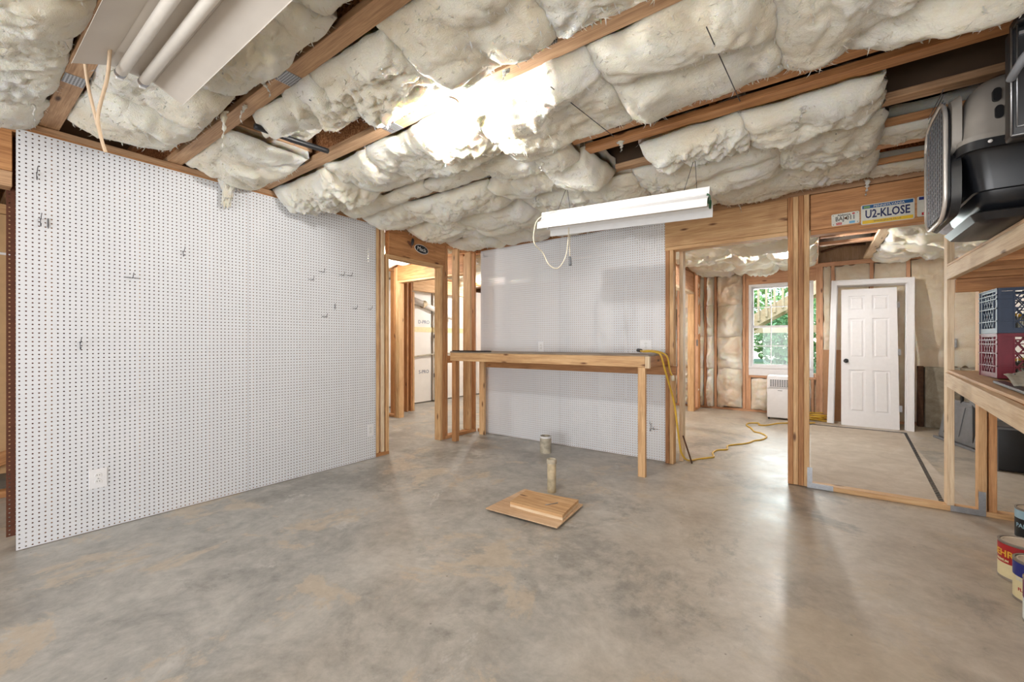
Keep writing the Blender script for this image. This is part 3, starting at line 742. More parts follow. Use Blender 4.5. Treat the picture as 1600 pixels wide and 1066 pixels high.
# window
w1 = root('window_1', (-.48, 8.42, .8), kind='structure')
def wbx(nm, x0, x1, y0, y1, z0, z1, mat='white_paint', p=None, bev=.002): return box(nm, x0, x1, y0, y1, z0, z1, mat, p or w1, bev)
wbx('window_frame', -.942, -.905, 8.39, 8.53, .78, 2.222); wbx('window_frame', -.055, -.018, 8.39, 8.53, .78, 2.222)
wbx('window_frame', -.905, -.055, 8.39, 8.53, 2.185, 2.222); wbx('window_sill', -.942, -.018, 8.37, 8.53, .765, .80)
wbx('apron', -.942, -.018, 8.385, 8.40, .64, .764)
for k, (z0, z1, y) in enumerate(((1.47, 2.185, 8.49), (.80, 1.50, 8.455))):
    s_ = wbx('sash', -.905, -.875, y-.015, y+.015, z0, z1)
    wbx('sash_rail', -.085, -.055, y-.015, y+.015, z0, z1, p=s_); wbx('sash_rail', -.875, -.085, y-.015, y+.015, z1-.035, z1, p=s_); wbx('sash_rail', -.875, -.085, y-.015, y+.015, z0, z0+.035, p=s_)
    for j in (1, 2): x = -.875+.79*j/3; wbx('muntin', x-.007, x+.007, y-.009, y+.009, z0+.035, z1-.035, p=s_, bev=0)
    zm = (z0+z1)/2; wbx('muntin', -.875, -.085, y-.0085, y+.0085, zm-.007, zm+.007, p=s_, bev=0)
    wbx('pane', -.875, -.085, y-.002, y+.002, z0+.035, z1-.035, 'window_glass', p=s_, bev=0)

# side wall of the back room (left) with its doorway
for y, z1, m in ((4.46, 2.43, 'pine'), (4.9, 2.43, 'pine'), (5.5, 2.43, 'pine'), (6.3, 2.43, 'pine_orange'), (6.36, 2.06, 'pine'), (8.12, 2.43, 'pine_pink'), (8.3, 2.43, 'pine_orange')):
    box('stud', -1.82, -1.72, y, y+.04, .0, z1, m, wside)
box('stud', -1.82, -1.72, 7.80, 7.84, 0, 2.06, 'pine', wside); box('stud', -1.82, -1.72, 7.845, 7.885, 0, 2.43, 'pine_orange', wside); box('stud', -1.82, -1.72, 7.89, 7.93, 0, 2.43, 'pine_pink', wside)
box('header', -1.81, -1.73, 6.36, 7.84, 2.10, 2.42, 'pine_pink', wside); box('header_plate', -1.82, -1.72, 6.36, 7.84, 2.062, 2.098, 'pine_pale', wside)
box('top_plate', -1.82, -1.72, 4.46, 8.39, 2.43, 2.495, 'pine_pink', wside); box('bottom_plate', -1.82, -1.72, 7.93, 8.39, 0, .038, 'pine_orange', wside)
box('bottom_plate', -1.82, -1.72, 4.5, 6.3, 0, .038, 'pine_orange', wside)
box('electric_box', -1.719, -1.70, 7.99, 8.05, 1.15, 1.26, 'steel', wside)

# ------------------------------------------------------------------ workbench by the back pegboard
bn = root('workbench', (-2.4, 4.0, 0), 'long pine workbench with a thin dark top against the rear pegboard', 'workbench')
ZT = 1.083
box('top', -3.62, -1.19, 3.70, 4.32, ZT, ZT+.014, 'plywood_grey', bn)
box('front_rail', -3.62, -1.225, 3.705, 3.743, .985, ZT, 'pine', bn)
box('back_rail', -3.62, -1.215, 4.288, 4.326, .975, ZT, 'pine_orange', bn)
box('lower_ledger', -3.60, -1.10, 4.245, 4.286, .885, .974, 'pine_orange', bn)
box('side_rail', -1.222, -1.184, 3.74, 4.286, .985, ZT, 'pine_orange', bn); box('end_block', -1.224, -1.184, 3.704, 3.739, .975, ZT, 'pine_pale', bn)
box('side_rail', -3.62, -3.582, 3.744, 4.286, .985, ZT, 'pine', bn)
for x in (-3.0, -2.4, -1.8): box('joist', x, x+.038, 3.744, 4.286, .995, ZT, 'pine_orange', bn)
box('leg', -1.292, -1.226, 3.715, 3.755, 0, .984, 'pine', bn); box('leg', -3.60, -3.54, 3.715, 3.78, 0, .984, 'pine_orange', bn)
box('leg', -3.58, -3.50, 4.205, 4.244, 0, .974, 'pine', bn)
sm_ = root('metal_strip', (-3.3, 3.8, 1.1), 'thin black metal strip lying on the left end of the workbench', 'metal strip')
join_boxes('strip', [(-3.63, -3.02, 3.72, 3.76, 1.0985, 1.1035), (-3.63, -3.02, 3.756, 3.76, 1.0985, 1.112)], 'black_paint', sm_)

# outlets
def outlet(M, parent, name='wall_outlet', w=.075, h=.118, n_=1, label=None):
    r_ = root(name, M.translation, label, 'outlet')
    bm = bmesh.new(); bmesh.ops.create_cube(bm, size=1); bmesh.ops.scale(bm, vec=(w, h, .006), verts=bm.verts); bmesh.ops.bevel(bm, geom=bm.edges[:], offset=.002, segments=2, affect='EDGES')
    bmobj('cover_plate', bm, 'white_paint', r_, M @ Matrix.Translation((0, 0, .003)))
    for s in (-1, 1):
        bm = bmesh.new(); bmesh.ops.create_cone(bm, cap_ends=True, segments=20, radius1=.017, radius2=.0165, depth=.003)
        bmobj('receptacle', bm, 'porcelain', r_, M @ Matrix.Translation((0, s*.0195, .0072)))
        for dx in (-.006, .006):
            bm = bmesh.new(); bmesh.ops.create_cube(bm, size=1); bmesh.ops.scale(bm, vec=(.002, .008, .001), verts=bm.verts)
            bmobj('slot', bm, 'black_paint', r_, M @ Matrix.Translation((dx, s*.0195+.002, .0092)))
    bm = bmesh.new(); bmesh.ops.create_cone(bm, cap_ends=True, segments=10, radius1=.003, radius2=.003, depth=.002)
    bmobj('screw', bm, 'steel', r_, M @ Matrix.Translation((0, 0, .007)))
    return r_
outlet(frameX(-3.7295, .616, .334), None, label='white duplex outlet low on the left pegboard near its front edge', w=.085, h=.125)
outlet(frameX(-3.7295, 2.645, .30), None, label='small white outlet at the far bottom corner of the left pegboard')
outlet(frameY(-1.42, 4.3305, 1.175), None, label='white outlet on the rear pegboard above the right end of the workbench', w=.12)
outlet(frameY(-2.697, 4.3305, 1.155), None, label='white outlet on the rear pegboard above the middle of the workbench')

# peg hooks
def hook(M, label, kind='L', s=1):
    """local: X right on the panel, Y up, Z out of the panel"""
    pts = {'L': [(0, .0, -.006), (0, 0, .03*s), (0, .004, .045*s), (0, .022, .05*s)],
           'T': [(-.03*s, .0, .004), (0, 0, .006), (.03*s, 0, .004)],
           'V': [(0, .03*s, .004), (0, 0, .006), (0, -.03*s, .004)],
           'J': [(0, 0, -.006), (0, 0, .012), (0, -.035*s, .016), (0, -.045*s, .028), (0, -.03*s, .042)]}[kind]
    P = [M @ Vector(p) for p in pts]
    r_ = root('peg_hook', P[0], label, 'hook', 'steel hooks on the pegboards')
    tube('hook_wire', P, .0022, 'dark_steel', r_, 6)
    if kind in 'TJ': tube('prong', [M @ Vector(p) for p in ((0, 0, .005), (0, -.004, .03), (0, .012, .045), (.002, .03, .048))], .002, 'dark_steel', r_, 6)
    else: tube('backplate', [M @ Vector(p) for p in ((0, .02, .003), (0, -.02, .003))], .003, 'dark_steel', r_, 6)
hk = [(.353, 2.208, 'J', 1, 'steel hook highest on the near edge of the left pegboard'), (.368, 1.938, 'J', 1, 'steel hook below the highest one on the near edge of the left pegboard'),
      (.40, 1.92, 'V', 1, 'doubled steel hook just right of the second one from the top near the front edge'), (.778, 1.642, 'T', 1.3, 'cross shaped hook standing alone left of the pegboard middle'),
      (1.059, 1.868, 'J', .8, 'small hook left of the seam between the left pegboard sheets'), (2.019, 1.781, 'T', 1, 'leftmost hook of the upper far cluster on the left pegboard'),
      (2.123, 1.866, 'T', 1, 'topmost hook of the far cluster on the left pegboard'), (2.325, 1.862, 'T', .9, 'left of the two paired upper hooks near the doorway'), (2.408, 1.867, 'T', .9, 'right of the two paired upper hooks near the doorway'),
      (2.252, 1.552, 'V', 1, 'upright hook in the middle of the lower far cluster'), (2.148, 1.449, 'T', 1, 'lowest hook of the far cluster on the left pegboard'), (2.465, 1.548, 'T', .8, 'lower hook right of the upright one near the doorway'),
      (2.636, 1.553, 'T', .7, 'last hook beside the doorway stud on the left pegboard'), (.533, 1.207, 'J', 1, 'lowest hook on the near part of the left pegboard')]
for (y, z, k, s, l) in hk: hook(frameX(-3.7295, y, z), l, k, s)
hook(frameY(-3.57, 4.3305, 2.36), 'small hook at the top left corner of the rear pegboard', 'T', 1)
hook(frameY(-1.366, 4.3305, .37), 'twisted hook low on the right of the rear pegboard', 'J', 1.6)
hook(frameY(-1.33, 4.3305, .32), 'slanting hook just below the twisted one low on the rear pegboard', 'T', 1.3)

# ------------------------------------------------------------------ signs
sg = root('oval_sign', (-3.733, 3.36, 2.305), 'small black oval sign reading Mack on the doorway header', 'sign')
def oval(name, a, b_, th_, mat, parent, M):
    vs_ = [(a*math.cos(2*PI*k/32), b_*math.sin(2*PI*k/32), 0) for k in range(32)]+[(a*math.cos(2*PI*k/32), b_*math.sin(2*PI*k/32), th_) for k in range(32)]
    fs_ = [tuple(range(32))[::-1], tuple(range(32, 64))]+[(k, (k+1) % 32, 32+(k+1) % 32, 32+k) for k in range(32)]
    return meshobj(name, vs_, fs_, mat, parent, M)
Ms = frameX(-3.738, 3.35, 2.30) @ Matrix.Rotation(-.12, 4, 'Z')
oval('rim', .105, .052, .004, 'plate_white', sg, Ms); oval('face', .098, .046, .0055, 'black_paint', sg, Ms)
text('lettering', 'Mack', .065, 'plate_white', sg, Ms @ Matrix.Translation((0, -.002, .006)), .0006)
lf = root('leaf_ornament', (-3.735, 3.17, 2.31), 'bronze propeller shaped ornament hanging left of the oval sign', 'ornament')
for ang, L in ((2.6, .075), (1.35, .09), (4.4, .03)):
    pts = []
    for k in range(14):
        a = 2*PI*k/14; pts.append((L*.5+L*.5*math.cos(a), L*.22*math.sin(a)))
    c_, s_ = math.cos(ang), math.sin(ang)
    V_ = [(x*c_-y*s_, x*s_+y*c_, .002+abs(y)*.2) for x, y in pts]; V_ += [(x, y, z+.003) for x, y, z in V_]
    meshobj('blade', V_, [tuple(range(14))[::-1], tuple(range(14, 28))]+[(k, (k+1) % 14, 14+(k+1) % 14, 14+k) for k in range(14)], 'leaf_bronze' if ang > 2 else 'dark_steel', lf, frameX(-3.737, 3.20, 2.315))

def rrect(w, h, r=.012, n_=5):
    p = []
    for cx, cy, a0 in ((w/2-r, h/2-r, 0), (-w/2+r, h/2-r, PI/2), (-w/2+r, -h/2+r, PI), (w/2-r, -h/2+r, 1.5*PI)):
        for k in range(n_): a = a0+PI/2*k/(n_-1); p.append((cx+r*math.cos(a), cy+r*math.sin(a)))
    return p
def slab(name, pts, z0, z1, mat, parent, M):
    n_ = len(pts); V_ = [(x, y, z0) for x, y in pts]+[(x, y, z1) for x, y in pts]
    return meshobj(name, V_, [tuple(range(n_))[::-1], tuple(range(n_, 2*n_))]+[(k, (k+1) % n_, n_+(k+1) % n_, n_+k) for k in range(n_)], mat, parent, M)
def rect(x0, x1, y0, y1): return [(x1, y1), (x0, y1), (x0, y0), (x1, y0)]
YP = 4.284
p_ = root('license_plate', (.2, YP, 2.2), 'small white plate reading BAJ 011, leftmost of the plates on the header', 'license plate')
M = frameY(.197, YP, 2.199) @ Matrix.Rotation(.02, 4, 'Z')
slab('plate', rrect(.175, .095, .010), 0, .0015, 'plate_cream', p_, M)
text('lettering', 'Alabama', .022, 'plate_black', p_, M @ Matrix.Translation((-.008, .033, .0018)), .0003, 1.1, .0004)
text('lettering', 'BAJ 011', .050, 'plate_black', p_, M @ Matrix.Translation((0, .004, .0018)), .0003, .78, .0006)
oval('emblem', .010, .009, .0008, 'brown_dark', p_, M @ Matrix.Translation((.004, .004, .002)))
oval('heart', .010, .006, .0008, 'sticker_red', p_, M @ Matrix.Translation((.052, .034, .0016)))
slab('sticker', rect(-.058, -.022, -.042, -.024), .0016, .0022, 'sticker_red', p_, M); slab('sticker', rect(.024, .060, -.042, -.024), .0016, .0022, 'sticker_blue', p_, M)
text('lettering', 'AUG', .014, 'plate_cream', p_, M @ Matrix.Translation((-.04, -.033, .0024)), .0002)
for sx in (-.076, .076):
    for sy in (-.036, .036): oval('bolt_hole', .003, .003, .0005, 'plate_black', p_, M @ Matrix.Translation((sx, sy, .0014)))
p_ = root('license_plate', (.445, YP, 2.2), 'blue, white and yellow plate reading U2-KLOSE', 'license plate')
M = frameY(.448, YP, 2.208)
slab('frame', rrect(.308, .155, .012), 0, .0012, 'plate_cream', p_, M); slab('plate', rrect(.298, .146, .010), .0012, .0024, 'plate_cream', p_, M)
slab('blue_band', rect(-.146, .146, .046, .072), .0024, .0029, 'plate_blue', p_, M); slab('yellow_band', rect(-.146, .146, -.072, -.046), .0024, .0029, 'plate_yellow', p_, M)
text('lettering', 'PENNSYLVANIA', .024, 'plate_cream', p_, M @ Matrix.Translation((0.01, .057, .0031)), .0003, 1.05, .0003)
text('lettering', 'U2-KLOSE', .088, 'plate_navy', p_, M @ Matrix.Translation((0, -.001, .0027)), .0004, .66, .0022)
text('lettering', 'WWW.STATE.PA.US', .016, 'plate_navy', p_, M @ Matrix.Translation((0, -.059, .0031)), .0003, 1.1)
slab('sticker', rect(-.138, -.10, .05, .066), .0029, .0033, 'leaf_dark', p_, M)
p_ = root('license_plate', (.76, YP, 2.2), 'white plate with red 58 and blue top band, partly hidden by the pet carrier', 'license plate')
M = frameY(.765, YP, 2.214)
slab('plate', rrect(.30, .15, .010), 0, .0016, 'plate_cream', p_, M)
slab('blue_band', rect(-.14, .14, .048, .070), .0016, .0021, 'blue_label', p_, M)
text('lettering', 'COLORADO', .020, 'plate_cream', p_, M @ Matrix.Translation((0, .059, .0023)), .0003, 1.2)
text('lettering', '58 194', .088, 'plate_red', p_, M @ Matrix.Translation((-.012, -.001, .0019)), .0004, .80, .001)
slab('sticker', rect(-.125, -.085, -.066, -.046), .0018, .0024, 'sticker_red', p_, M); text('lettering', 'FEB', .014, 'plate_cream', p_, M @ Matrix.Translation((-.105, -.057, .0026)), .0002)
text('lettering', 'A', .022, 'plate_navy', p_, M @ Matrix.Translation((-.05, -.057, .0018)), .0003)

# ------------------------------------------------------------------ bulbs
def bulb(x, y, mat, label):
    r_ = root('ceiling_bulb', (x, y, 2.498), label, 'light bulb')
    T = Matrix.Translation((x, y, 0))
    lathe('lampholder', [(0, 2.4975), (.056, 2.4975), (.058, 2.49), (.050, 2.478), (.026, 2.468), (.022, 2.440), (0, 2.440)], 'porcelain', r_, T)
    lathe('bulb_glass', [(.013, 2.439), (.015, 2.425), (.026, 2.405), (.030, 2.385), (.026, 2.365), (.014, 2.354), (0, 2.351)], mat, r_, T, 20)
bulb(-1.602, 1.62, 'bulb_glow', 'bare lit bulb in a white porcelain holder on the main room joist')
bulb(-.258, 6.40, 'bulb_glow_back', 'bare lit bulb on the back room ceiling behind the middle post')

# ------------------------------------------------------------------ hanging fluorescent fixtures
def troffer(rt, x0, x1, yc, z, half, mat, tilt=0, M0=None):
    M0 = M0 or Matrix.Identity(4)
    L = x1-x0; prof = [(-half, -.004), (-half, .0), (-half*.42, .048), (-half*.42, .050), (half*.42, .050), (half*.42, .048), (half, .0), (half, -.004)]
    th_ = .0018; V_, F_ = [], []
    for s in (0, 1):
        for (y, z_) in prof: V_.append((s*L, y, z_))
        for (y, z_) in prof: V_.append((s*L, y*.995, z_+th_*1.5))
    n_ = len(prof)
    for i in range(n_-1):
        a = i; F_.append((a, a+1, 2*n_+a+1, 2*n_+a)); F_.append((n_+a, 2*n_+n_+a, 2*n_+n_+a+1, n_+a+1))
    for s in (0, 2*n_):
        for i in range(n_-1): F_.append((s+i, s+n_+i, s+n_+i+1, s+i+1))
    F_.append((0, 2*n_, 3*n_, n_)); F_.append((n_-1, 2*n_-1, 4*n_-1, 3*n_-1))
    return V_, F_
# old near fixture (tubes off)
f1 = root('shop_light', (-1.7, .49, 2.30), 'large old two-tube shop light hanging close overhead at top left, unlit', 'ceiling light')
V_, F_ = troffer(f1, -2.36, -1.08, .49, 2.30, .178, 'fixture_old')
meshobj('reflector', V_, F_, 'fixture_old', f1, Matrix.Translation((-2.36, .492, 2.30)))
box('ballast_channel', -2.34, -1.10, .435, .545, 2.352, 2.395, 'fixture_old', f1)
for y in (.452, .526):
    tube('lamp_tube', [(-2.33, y, 2.322), (-1.12, y, 2.322)], .019, 'tube_old', f1, 16, n=1)
    for x in (-2.345, -1.105): box('socket', x-.008, x+.008, y-.012, y+.012, 2.30, 2.350, 'white_metal', f1)
    lathe('end_cap', [(0, 0), (.0195, 0), (.0195, .022), (0, .022)], 'steel', f1, Matrix.Translation((-2.338, y, 2.322)) @ Matrix.Rotation(PI/2, 4, 'Y'), 14)
for x in (-2.1, -1.35): tube('hanger_wire', [(x, .44, 2.396), (x, .42, 2.498)], .0015, 'steel', f1, 5, n=1)
# tan cord pair (in the room near the fixture's end)
def ptd(px, py, d):
    fx, fy = -math.sin(TH), math.cos(TH); rx, ry = math.cos(TH), math.sin(TH); u = (px-800)/653.46
    return (d*(fx+u*rx), d*(fy+u*ry), 1.203+(536-py)/653.46*d)
cd = root('hanging_cord', ptd(160, 60, 1.7), 'tan doubled power cord hanging down at the end of the large shop light', 'cord')
tube('cord', [ptd(182, -12, 1.55), ptd(176, 30, 1.58), ptd(172, 75, 1.62), ptd(168, 120, 1.68), ptd(158, 158, 1.74), ptd(153, 185, 1.76), ptd(158, 215, 1.77), ptd(165, 238, 1.78)], .0062, 'tan_cord', cd, 10)
tube('cord', [ptd(150, 38, 1.66), ptd(136, 52, 1.68), ptd(132, 85, 1.70), ptd(137, 130, 1.73), ptd(146, 170, 1.76), ptd(154, 200, 1.785), ptd(162, 230, 1.795)], .0058, 'tan_cord', cd, 10)

# far fixture
A, B = Vector((-1.735, 2.83, 2.12)), Vector((-.535, 2.87, 2.075))
Xd = (B-A).normalized(); Yd = Vector((0, 0, 1)).cross(Xd).normalized(); Zd = Xd.cross(Yd)
MF = Matrix((Xd, Yd, Zd)).transposed().to_4x4(); MF.translation = A
MF = MF @ Matrix.Rotation(math.radians(-4), 4, 'X')
f2 = root('shop_light', (A+B)/2, 'white narrow shop light hanging on chains before the rear pegboard', 'ceiling light')
LL = (B-A).length
V_, F_ = troffer(f2, 0, LL, 0, 0, .105, 'white_metal')
V_ = [(x, y, z) for x, y, z in V_]
meshobj('reflector', V_, F_, 'white_metal', f2, MF)
def boxM(nm, x0, x1, y0, y1, z0, z1, mat, p, M): return join_boxes(nm, [(x0, x1, y0, y1, z0, z1)], mat, p, M)
boxM('ballast_channel', 0.0, LL, -.052, .052, .052, .098, 'white_metal', f2, MF)
boxM('side_skirt', 0.0, LL, -.107, -.104, -.045, .006, 'white_metal', f2, MF); boxM('side_skirt', 0.0, LL, .104, .107, -.045, .006, 'white_metal', f2, MF)
for y in (-.05, .05):
    tube('lamp_tube', [MF @ Vector((.02, y, .02)), MF @ Vector((LL-.02, y, .02))], .013, 'tube_old', f2, 12, n=1)
    for x in (.008, LL-.008): boxM('socket', x-.006, x+.006, y-.011, y+.011, -.005, .045, 'green_lead' if x > .5 else 'white_metal', f2, MF)
tube('green_lead', [MF @ Vector(p) for p in ((LL-.01, -.06, .05), (LL+.006, -.07, .03), (LL+.008, -.06, 0), (LL-.002, -.05, -.01))], .004, 'green_lead', f2, 6)
for x in (.17, LL-.12):
    top = MF @ Vector((x+.03, 0, 0)); top = Vector((top.x, top.y, 2.40))
    for dy in (-.05, .05): tube('chain', [MF @ Vector((x+(dy*.6), dy, .098)), top], .0018, 'dark_wire', f2, 5, n=1)
    tube('chain', [top, Vector((top.x, top.y+.02, 2.5))], .002, 'dark_wire', f2, 5, n=1)
# cream cord loop with plug
tube('power_cord', [MF @ Vector(p) for p in ((.14, -.055, .09), (.07, -.08, .08), (.0, -.11, .02), (-.02, -.115, -.06), (-.01, -.115, -.16))]+[ptd(848, 395, 3.30), ptd(858, 414, 3.30), ptd(872, 419, 3.30), ptd(884, 400, 3.30), ptd(888, 370, 3.30), ptd(889, 350, 3.30), ptd(891, 339, 3.32)], .0042, 'cream_cord', f2, 8)
tube('plug_cord', [ptd(891, 352, 3.42), ptd(890, 380, 3.42), ptd(890.5, 402, 3.42)], .0035, 'cream_cord', f2, 8)
tube('plug', [ptd(890.5, 401, 3.42), ptd(891, 408, 3.42), ptd(891, 415, 3.42)], .013, 'grey_plastic', f2, 8, n=2, taper=(.7, 1))

# ------------------------------------------------------------------ floor objects
def pipe_stub(x, y, h, r, mat, label, cap=False):
    r_ = root('pipe_stub', (x, y, 0), label, 'pipe')
    T = Matrix.Translation((x, y, 0))
    lathe('pipe_wall', [(r, 0), (r, h), (r-.005, h), (r-.005, h-.1 if not cap else h-.03), (0, h-.1 if not cap else h-.03)], mat, r_, T)
    if cap:
        lathe('cap', [(r+.0005, h-.028), (r+.005, h-.028), (r+.005, h+.002), (r-.004, h+.006), (r-.008, h-.004), (0, h-.004)], 'pvc_grey', r_, T)
    else: lathe('rim', [(r-.006, h+.001), (r+.0015, h+.001), (r+.0015, h-.02), (r+.0002, h-.02)], 'porcelain', r_, T)
pipe_stub(-2.392, 3.93, .185, .062, 'pvc_grey', 'short wide grey-stained pipe stub rising from the floor by the rear pegboard')
pipe_stub(-1.72, 2.92, .262, .035, 'pvc_dirty', 'slim stained capped pipe standing behind the boards on the floor', True)
# sheet + block on it
def quadprism(nm, c, z0, z1, mat, parent, zs=None):
    V_ = [(x, y, z0) for x, y in c]+[(x, y, z1) for x, y in c]
    cx = sum(p[0] for p in c)/4; cy_ = sum(p[1] for p in c)/4
    V_ = [(x-cx, y-cy_, z) for x, y, z in V_]
    return meshobj(nm, V_, [(3, 2, 1, 0), (4, 5, 6, 7)]+[(k, (k+1) % 4, 4+(k+1) % 4, 4+k) for k in range(4)], mat, parent, Matrix.Translation((cx, cy_, 0)))
ps = root('plywood_sheet', (-1.65, 2.6, 0), 'thin square plywood sheet lying on the concrete floor', 'plywood sheet')
C4 = [(-1.905, 2.31), (-1.335, 2.335), (-1.372, 2.78), (-1.90, 2.80)]
quadprism('sheet', C4, .016, .023, 'plywood', ps)
join_boxes('batten', [(-1.82, -1.78, 2.36, 2.74, 0, .016), (-1.46, -1.42, 2.38, 2.72, 0, .016)], 'plywood', ps)
pb = root('wood_block', (-1.62, 2.55, .023), 'thick pale wooden panel resting on the plywood sheet', 'wood block')
def fl2(px, py, z):
    u = (px-800)/653.46; d = (1.203-z)*653.46/(py-536); return (d*(-math.sin(TH)+u*math.cos(TH)), d*(math.cos(TH)+u*math.sin(TH)))
C5 = [fl2(797, 784, .062), fl2(879, 805, .062), fl2(904, 781, .062), fl2(822, 766, .062)]
quadprism('panel', C5, .024, .043, 'pine_pale', pb); quadprism('panel', C5, .0435, .062, 'pine', pb)
cx5, cy5 = sum(p[0] for p in C5)/4, sum(p[1] for p in C5)/4
sn = root('steel_nail', (cx5+.08, cy5-.03, .063), 'little shiny nail lying on top of the thick wooden panel', 'nail')
tube('shank', [(cx5+.05, cy5-.06, .0645), (cx5+.10, cy5+.02, .0645)], .0025, 'steel', sn, 6, n=1)
tube('head', [(cx5+.10, cy5+.02, .0650), (cx5+.1012, cy5+.0225, .0650)], .0045, 'steel', sn, 8, n=1)

# ------------------------------------------------------------------ yellow extension cord
yc = root('extension_cord', (-1.15, 4.2, 1.1), 'yellow extension cord running from the workbench end down to the back room floor', 'cord')
tube('cord', [(-1.42, 4.15, 1.125), (-1.35, 4.05, 1.118), (-1.27, 4.02, 1.12), (-1.20, 4.00, 1.11), (-1.165, 3.99, 1.08), (-1.14, 4.02, .95), (-1.12, 4.10, .80), (-1.095, 4.17, .62), (-1.08, 4.20, .45), (-1.07, 4.24, .28), (-1.06, 4.30, .12), (-1.03, 4.42, .03),
              (-.98, 4.60, .008), (-.90, 4.72, .008), (-.86, 4.80, .008), (-.90, 4.96, .008), (-.88, 5.12, .008), (-.80, 5.22, .008), (-.82, 5.40, .008), (-.76, 5.52, .008), (-.70, 5.60, .008), (-.64, 5.72, .008), (-.60, 5.88, .008), (-.53, 6.0, .008), (-.50, 6.22, .008), (-.58, 6.42, .008), (-.66, 6.48, .008), (-.72, 6.7, .008), (-.80, 6.9, .008), (-.80, 7.1, .008), (-.68, 7.2, .008), (-.66, 7.05, .008), (-.56, 7.1, .008), (-.42, 7.38, .008), (-.2, 7.5, .012), (.0, 7.7, .012)], .0095, 'yellow_cord', yc, 8)
tube('cord', [(-1.40, 4.12, 1.12), (-1.30, 4.06, 1.127), (-1.20, 4.06, 1.115), (-1.135, 4.08, 1.07), (-1.125, 4.12, .95), (-1.11, 4.16, .88)], .009, 'yellow_cord', yc, 8)
tube('plug', [(-1.11, 4.16, .89), (-1.105, 4.165, .84)], .017, 'cream_cord', yc, 8, n=1)
tube('socket_end', [(-1.45, 4.17, 1.13), (-1.40, 4.13, 1.124)], .018, 'dark_steel', yc, 8, n=1)
co = root('cord_coil', (.0, 8.1, 0), 'coil of yellow cord piled on the floor below the window', 'cord')
for k in range(6):
    rr_ = random.Random(k); cx_, cy_ = .03+rr_.uniform(-.05, .05), 8.05+rr_.uniform(-.05, .05); ra = .13+rr_.uniform(-.03, .03)
    tube('loop', [(cx_+ra*math.cos(2*PI*t/10), cy_+ra*.9*math.sin(2*PI*t/10), .012+k*.017+.006*math.sin(t*2+k)) for t in range(11)], .009, 'yellow_cord', co, 7, n=4)
st = root('pry_rod', (-1.07, 4.45, 0), 'thin dark rod leaning on the doorway stud near the cord', 'rod')
tube('rod', [(-.985, 4.40, .008), (-1.075, 4.42, .27)], .008, 'brown_dark', st, 7, n=1)

# ------------------------------------------------------------------ air conditioner
ac = root('portable_air_conditioner', (-.44, 7.75, 0), 'white portable air conditioner standing below the window', 'air conditioner')
def rbox(nm, x0, x1, y0, y1, z0, z1, mat, parent, r=.02, seg=3, M=None):
    bm = bmesh.new(); bmesh.ops.create_cube(bm, size=1); bmesh.ops.scale(bm, vec=(x1-x0, y1-y0, z1-z0), verts=bm.verts)
    bmesh.ops.bevel(bm, geom=bm.edges[:], offset=r, segments=seg, affect='EDGES', profile=.5)
    T = Matrix.Translation(((x0+x1)/2, (y0+y1)/2, (z0+z1)/2)); o = bmobj(nm, bm, mat, parent, (M or Matrix.Identity(4)) @ T); bevel_smooth(o); return o
rbox('body', -.615, -.26, 7.72, 8.05, .03, .685, 'white_paint', ac, .018)
box('grille_recess', -.575, -.30, 7.712, 7.722, .52, .63, 'grey_plastic', ac, bev=.001)
gb = [(-.575+.275*k/9-.004, -.575+.275*k/9+.004, 7.705, 7.713, .52, .63) for k in range(10)]+[(-.575, -.30, 7.706, 7.713, .52+.11*k/5-.0025, .52+.11*k/5+.0025) for k in range(6)]
join_boxes('grille', gb, 'white_paint', ac)
box('control_panel', -.50, -.38, 7.80, 7.90, .684, .690, 'grey_plastic', ac, bev=.001)
box('badge', -.47, -.41, 7.716, 7.7205, .455, .462, 'grey_plastic', ac, bev=0)
box('front_seam', -.61, -.265, 7.716, 7.7203, .49, .493, 'grey_plastic', ac, bev=0)
for x in (-.59, -.29):
    for y in (7.75, 8.0): lathe('caster', [(0, -.012), (.017, -.012), (.017, .012), (0, .012)], 'black_plastic', ac, Matrix.Translation((x, y, .0175)) @ Matrix.Rotation(PI/2, 4, 'Y'), 12)
tube('exhaust_hose', [(-.30, 8.06, .5), (-.22, 8.20, .55), (-.16, 8.25, .68), (-.14, 8.34, .80), (-.13, 8.36, .95)], .055, 'white_paint', ac, 14)

# ------------------------------------------------------------------ leaning pre-hung door
dr = root('leaning_door', (.62, 7.80, 0), 'white six-panel door in its frame leaning against the insulated wall', 'door')
lean = math.radians(11.5)
MD = Matrix.Translation((.145, 7.80, .016)) @ Matrix.Rotation(-lean, 4, 'X') @ Matrix.Rotation(math.radians(1.7), 4, 'Y')
# local: X right, Z up, Y back ; outer 0.945 x 2.2
Wd_, Hd_ = .945, 2.20
def casing(x0, x1, z0, z1, vertical, flip=False):
    bs = [(x0, x1, -.012, .0, z0, z1)]
    if vertical:
        a, b_ = (x0, x0+.022) if not flip else (x1-.022, x1); bs.append((a, b_, -.022, -.012, z0, z1))
    else: bs.append((x0, x1, -.022, -.012, z1-.022, z1))
    return join_boxes('casing', bs, 'white_paint', dr, MD)
casing(0, .068, 0, Hd_, True); casing(Wd_-.068, Wd_, 0, Hd_, True, True); casing(.068, Wd_-.068, Hd_-.068, Hd_, False)
join_boxes('jamb', [(.055, .075, 0, .115, 0, Hd_-.056)], 'white_paint', dr, MD)
join_boxes('jamb', [(Wd_-.075, Wd_-.055, 0, .115, 0, Hd_-.056)], 'white_paint', dr, MD)
join_boxes('jamb', [(.055, Wd_-.055, 0, .115, Hd_-.076, Hd_-.056)], 'white_paint', dr, MD)
join_boxes('door_stop', [(.075, .087, .05, .085, 0, Hd_-.076), (Wd_-.087, Wd_-.075, .05, .085, 0, Hd_-.076)], 'white_paint', dr, MD)
